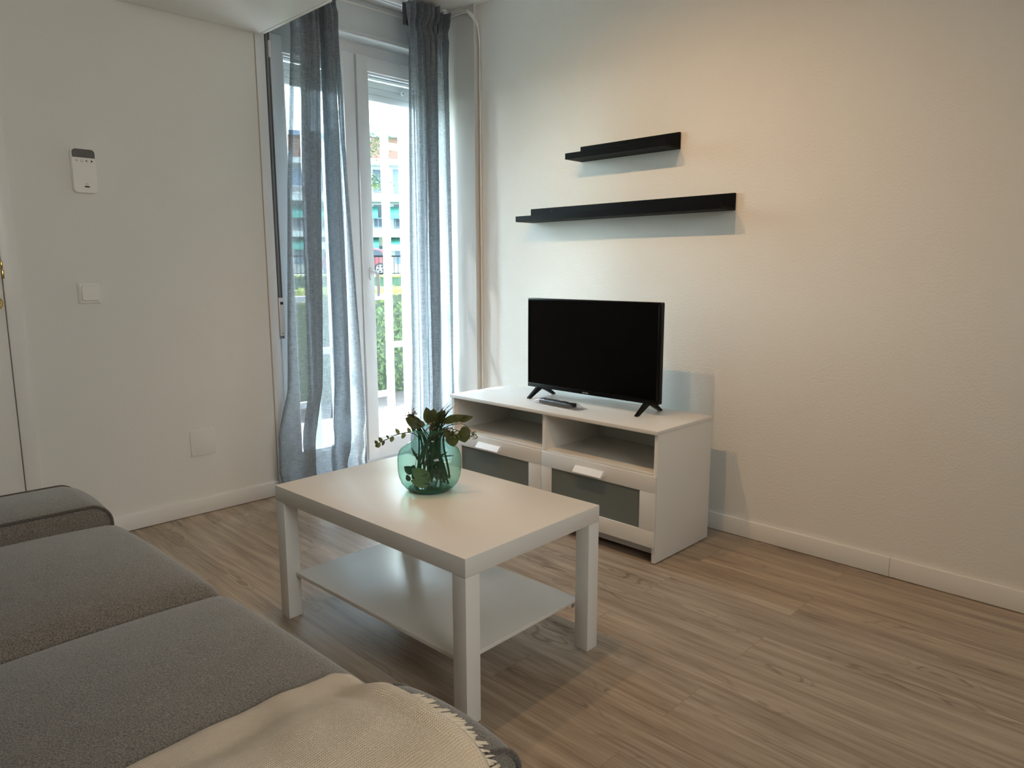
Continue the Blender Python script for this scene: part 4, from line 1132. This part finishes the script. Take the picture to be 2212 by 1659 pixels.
# white apartment block
M_bw = plain('white_facade', (.45, .46, .46), .9)
M_blue = plain('blue_grey_blind', (.16, .22, .32), .7)
M_awn = plain('green_awning', (.06, .26, .22), .7)
M_rail = plain('blue_grey_rail', (.15, .19, .24), .6)
M_dw = plain('dark_window', (.06, .09, .13), .4)
M_brick = plain('red_brown_render', (.19, .10, .08), .9, var=.1)
bd = thing('apartment_building', 'white apartment block with balconies and green awnings across the street', 'building', ex(55, 0, .86), RZ)
b = nb(); box(b, -12, 6, 0, 8, 0, 8.0); obj('wall', b, M_bw, bd, local=True)
b = nb(); box(b, -12.3, 1.6, -1.3, 8, 7.65, 8.05); obj('roof', b, M_bw, bd, local=True)
for f, z in enumerate((0.0, 2.95, 5.45)):
    for k in range(4):
        x = -10.6 + k * 3.6 + .45
        b = nb(); box(b, x, x + 1.7, -.06, .02, z + (.7 if f == 0 else .35), z + 2.05); w_ = obj('window', b, M_blue if f != 1 else M_dw, bd, local=True)
        b = nb(); box(b, x + .80, x + .90, -.08, -.05, z + .5, z + 2.0); obj('frame', b, M_bw, w_, local=True)
        b = nb(); box(b, x + 2.15, x + 2.75, -.06, .02, z + .4, z + 2.0); w_ = obj('window', b, M_dw, bd, local=True)
    if f > 0:
        b = nb(); box(b, -12, 1.6, -1.3, 0, z - .35, z + .05); ba = obj('balcony', b, M_bw, bd, local=True)
        b = nb()
        box(b, -12, 1.6, -1.3, -1.26, z + .95, z + 1.02); box(b, -12, 1.6, -1.3, -1.26, z + .35, z + .38)
        for q in range(34): box(b, -12 + q * .41, -11.97 + q * .41, -1.3, -1.27, z, z + 1.0)
        obj('railing', b, M_rail, ba, local=True)
for f, z, m in ((1, 4.75, M_awn), (0, 2.55, M_awn)):
    for k in range(4):
        x = -10.9 + k * 3.6 + .3
        b = nb(); prism(b, [(0, z + .10), (-1.5, z - .55), (-1.5, z - .85), (-1.48, z - .55), (0, z + .05)], 'x', x, x + 2.9); obj('awning', b, m, bd, local=True)
b = nb()
rb_ = thing('brown_building', 'red-brown building rising behind the white apartment block', 'building', ex(72, 0, .86), RZ)
b = nb(); box(b, -14, 1.55, 0, 8, 0, 12.6); obj('wall', b, M_brick, rb_, local=True)
b = nb(); box(b, -14.4, 1.9, -.5, 8, 12.6, 13.0); obj('roof', b, M_blue, rb_, local=True)
for x in (-12.5, -9.4, -6.2, -2.4):
    b = nb(); box(b, x, x + 1.0, -.08, .02, 10.0, 11.2); w_ = obj('window', b, M_bw, rb_, local=True)
    b = nb(); box(b, x + .25, x + .75, -.12, -.07, 10.15, 11.05); obj('pane', b, plain('blue_pane', (.05, .12, .33), .4) if x < -12 else bpy.data.materials['blue_pane'], w_, local=True)
b = nb(); box(b, 1.55, 2.3, .2, 1, 0, 12.2); obj('downpipe_panel', b, M_blue, rb_, local=True)

# tree in front of the buildings
tr_ = thing('tree', 'sparse green tree rising beside the brown building outside', 'tree', ex(30, -1.3, 0))
b = nb()
tube(b, [ex(30, -1.5, 0), ex(30, -1.4, 2.5), ex(30, -1.3, 4.5), ex(30, -1.1, 6.6)], [.14, .11, .07, .03], 8)
r = random.Random(8); brs = []
for k in range(34):
    z = r.uniform(4.2, 6.8); a = r.uniform(0, 6.28); ln = r.uniform(.7, 1.6)
    p0 = ex(30, -1.3, z); p1 = p0 + Vector((math.cos(a), math.sin(a), r.uniform(-.1, .7))) * ln; brs.append((p0, p1)); tube(b, [p0, p0.lerp(p1, .5) + UP * .08, p1], [.03, .02, .008], 5)
obj('trunk', b, M_bark, tr_, smooth=True)
b = nb()
for p0, p1 in brs:
    for k in range(130):
        p = p0.lerp(p1, r.uniform(.25, 1.1)) + Vector((r.gauss(0, .16), r.gauss(0, .16), r.gauss(0, .16)))
        u = Vector((r.uniform(-1, 1), r.uniform(-1, 1), r.uniform(-1, 1))).normalized() * .055; w = u.cross(Vector((r.uniform(-1, 1), r.uniform(-1, 1), r.uniform(-1, 1)))).normalized() * .03
        f = b.faces.new([b.verts.new(p + u), b.verts.new(p + w), b.verts.new(p - u), b.verts.new(p - w)]); f.material_index = 1 if p.z < 4.5 else 0
obj('foliage', b, [M_tree, M_treeY], tr_, recalc=False)

# ---------------------------------------------------------------- light
W = bpy.data.worlds.new('sky'); bpy.context.scene.world = W; W.use_nodes = True
nt = W.node_tree; bg = nt.nodes['Background']
tc = N(nt, 'ShaderNodeTexCoord'); sp = N(nt, 'ShaderNodeSeparateXYZ'); L(nt, tc.outputs['Generated'], sp.inputs[0])
cr = N(nt, 'ShaderNodeValToRGB'); e = cr.color_ramp.elements
e[0].position = 0.0; e[0].color = (.80, 1, .99, 1); e[1].position = .8; e[1].color = (.55, .76, 1.0, 1)
L(nt, sp.outputs[2], cr.inputs[0]); L(nt, cr.outputs[0], bg.inputs[0]); 
vd = N(nt, 'ShaderNodeVectorMath', operation='DOT_PRODUCT'); L(nt, tc.outputs['Generated'], vd.inputs[0]); vd.inputs[1].default_value = Vector((-.78, -.50, .38)).normalized()
mx0 = N(nt, 'ShaderNodeMath', operation='MAXIMUM', i_1=0.0); L(nt, vd.outputs['Value'], mx0.inputs[0])
pw0 = N(nt, 'ShaderNodeMath', operation='POWER', i_1=4.0); L(nt, mx0.outputs[0], pw0.inputs[0])
ma0 = N(nt, 'ShaderNodeMath', operation='MULTIPLY_ADD', i_1=48.0, i_2=6.0); L(nt, pw0.outputs[0], ma0.inputs[0]); L(nt, ma0.outputs[0], bg.inputs[1])
sd = bpy.data.lights.new('sun', 'SUN'); sd.energy = 12; sd.angle = .009; sd.color = (1, .97, .92)
so_ = bpy.data.objects.new('sun', sd); col.objects.link(so_)
so_.rotation_euler = Vector((1, .45, -1.61)).to_track_quat('-Z', 'Y').to_euler()
pd = bpy.data.lights.new('window_portal', 'AREA'); pd.shape = 'RECTANGLE'; pd.size = 1.06; pd.size_y = 2.3; pd.cycles.is_portal = True
po = bpy.data.objects.new('window_portal', pd); col.objects.link(po); po.location = (-.38, -.52, 1.18); po.rotation_euler = (0, math.radians(-90), 0)
# added fill light behind the camera, no lamp there; brightens the left wall
fd = bpy.data.lights.new('room_fill', 'AREA'); fd.shape = 'RECTANGLE'; fd.size = 1.4; fd.size_y = 1.2; fd.energy = 13.5; fd.color = (1, .99, .93); fd.spread = math.radians(120)
fo = bpy.data.objects.new('room_fill', fd); col.objects.link(fo); fo.location = (5.0, -2.3, 2.1); fo.rotation_euler = Vector((-1, -.05, -.3)).to_track_quat('-Z', 'Y').to_euler()

# ---------------------------------------------------------------- camera
cd = bpy.data.cameras.new('camera'); cam = bpy.data.objects.new('camera', cd); col.objects.link(cam)
f_, yaw, pitch, roll = 1553.42, 2.3484, .1581, -.0021
cd.sensor_fit = 'HORIZONTAL'; cd.sensor_width = 36; cd.lens = 36 * f_ / 2212; cd.clip_start = .05; cd.clip_end = 300
F = Vector((math.cos(yaw) * math.cos(pitch), math.sin(yaw) * math.cos(pitch), -math.sin(pitch)))
Rr = F.cross(Vector((0, 0, 1))).normalized(); U = Rr.cross(F)
R2 = Rr * math.cos(roll) + U * math.sin(roll); U2 = -Rr * math.sin(roll) + U * math.cos(roll)
cam.matrix_world = Matrix(((R2.x, U2.x, -F.x, 3.3552), (R2.y, U2.y, -F.y, -2.8163), (R2.z, U2.z, -F.z, 1.1427), (0, 0, 0, 1)))
scn = bpy.context.scene
scn.camera = cam
scn.view_settings.view_transform = 'Standard'
scn.view_settings.look = 'None'
scn.view_settings.exposure = 0.55
scn.cycles.use_denoising = True
scn.cycles.max_bounces = 12; scn.cycles.diffuse_bounces = 7; scn.cycles.transparent_max_bounces = 24; scn.cycles.sample_clamp_indirect = 6
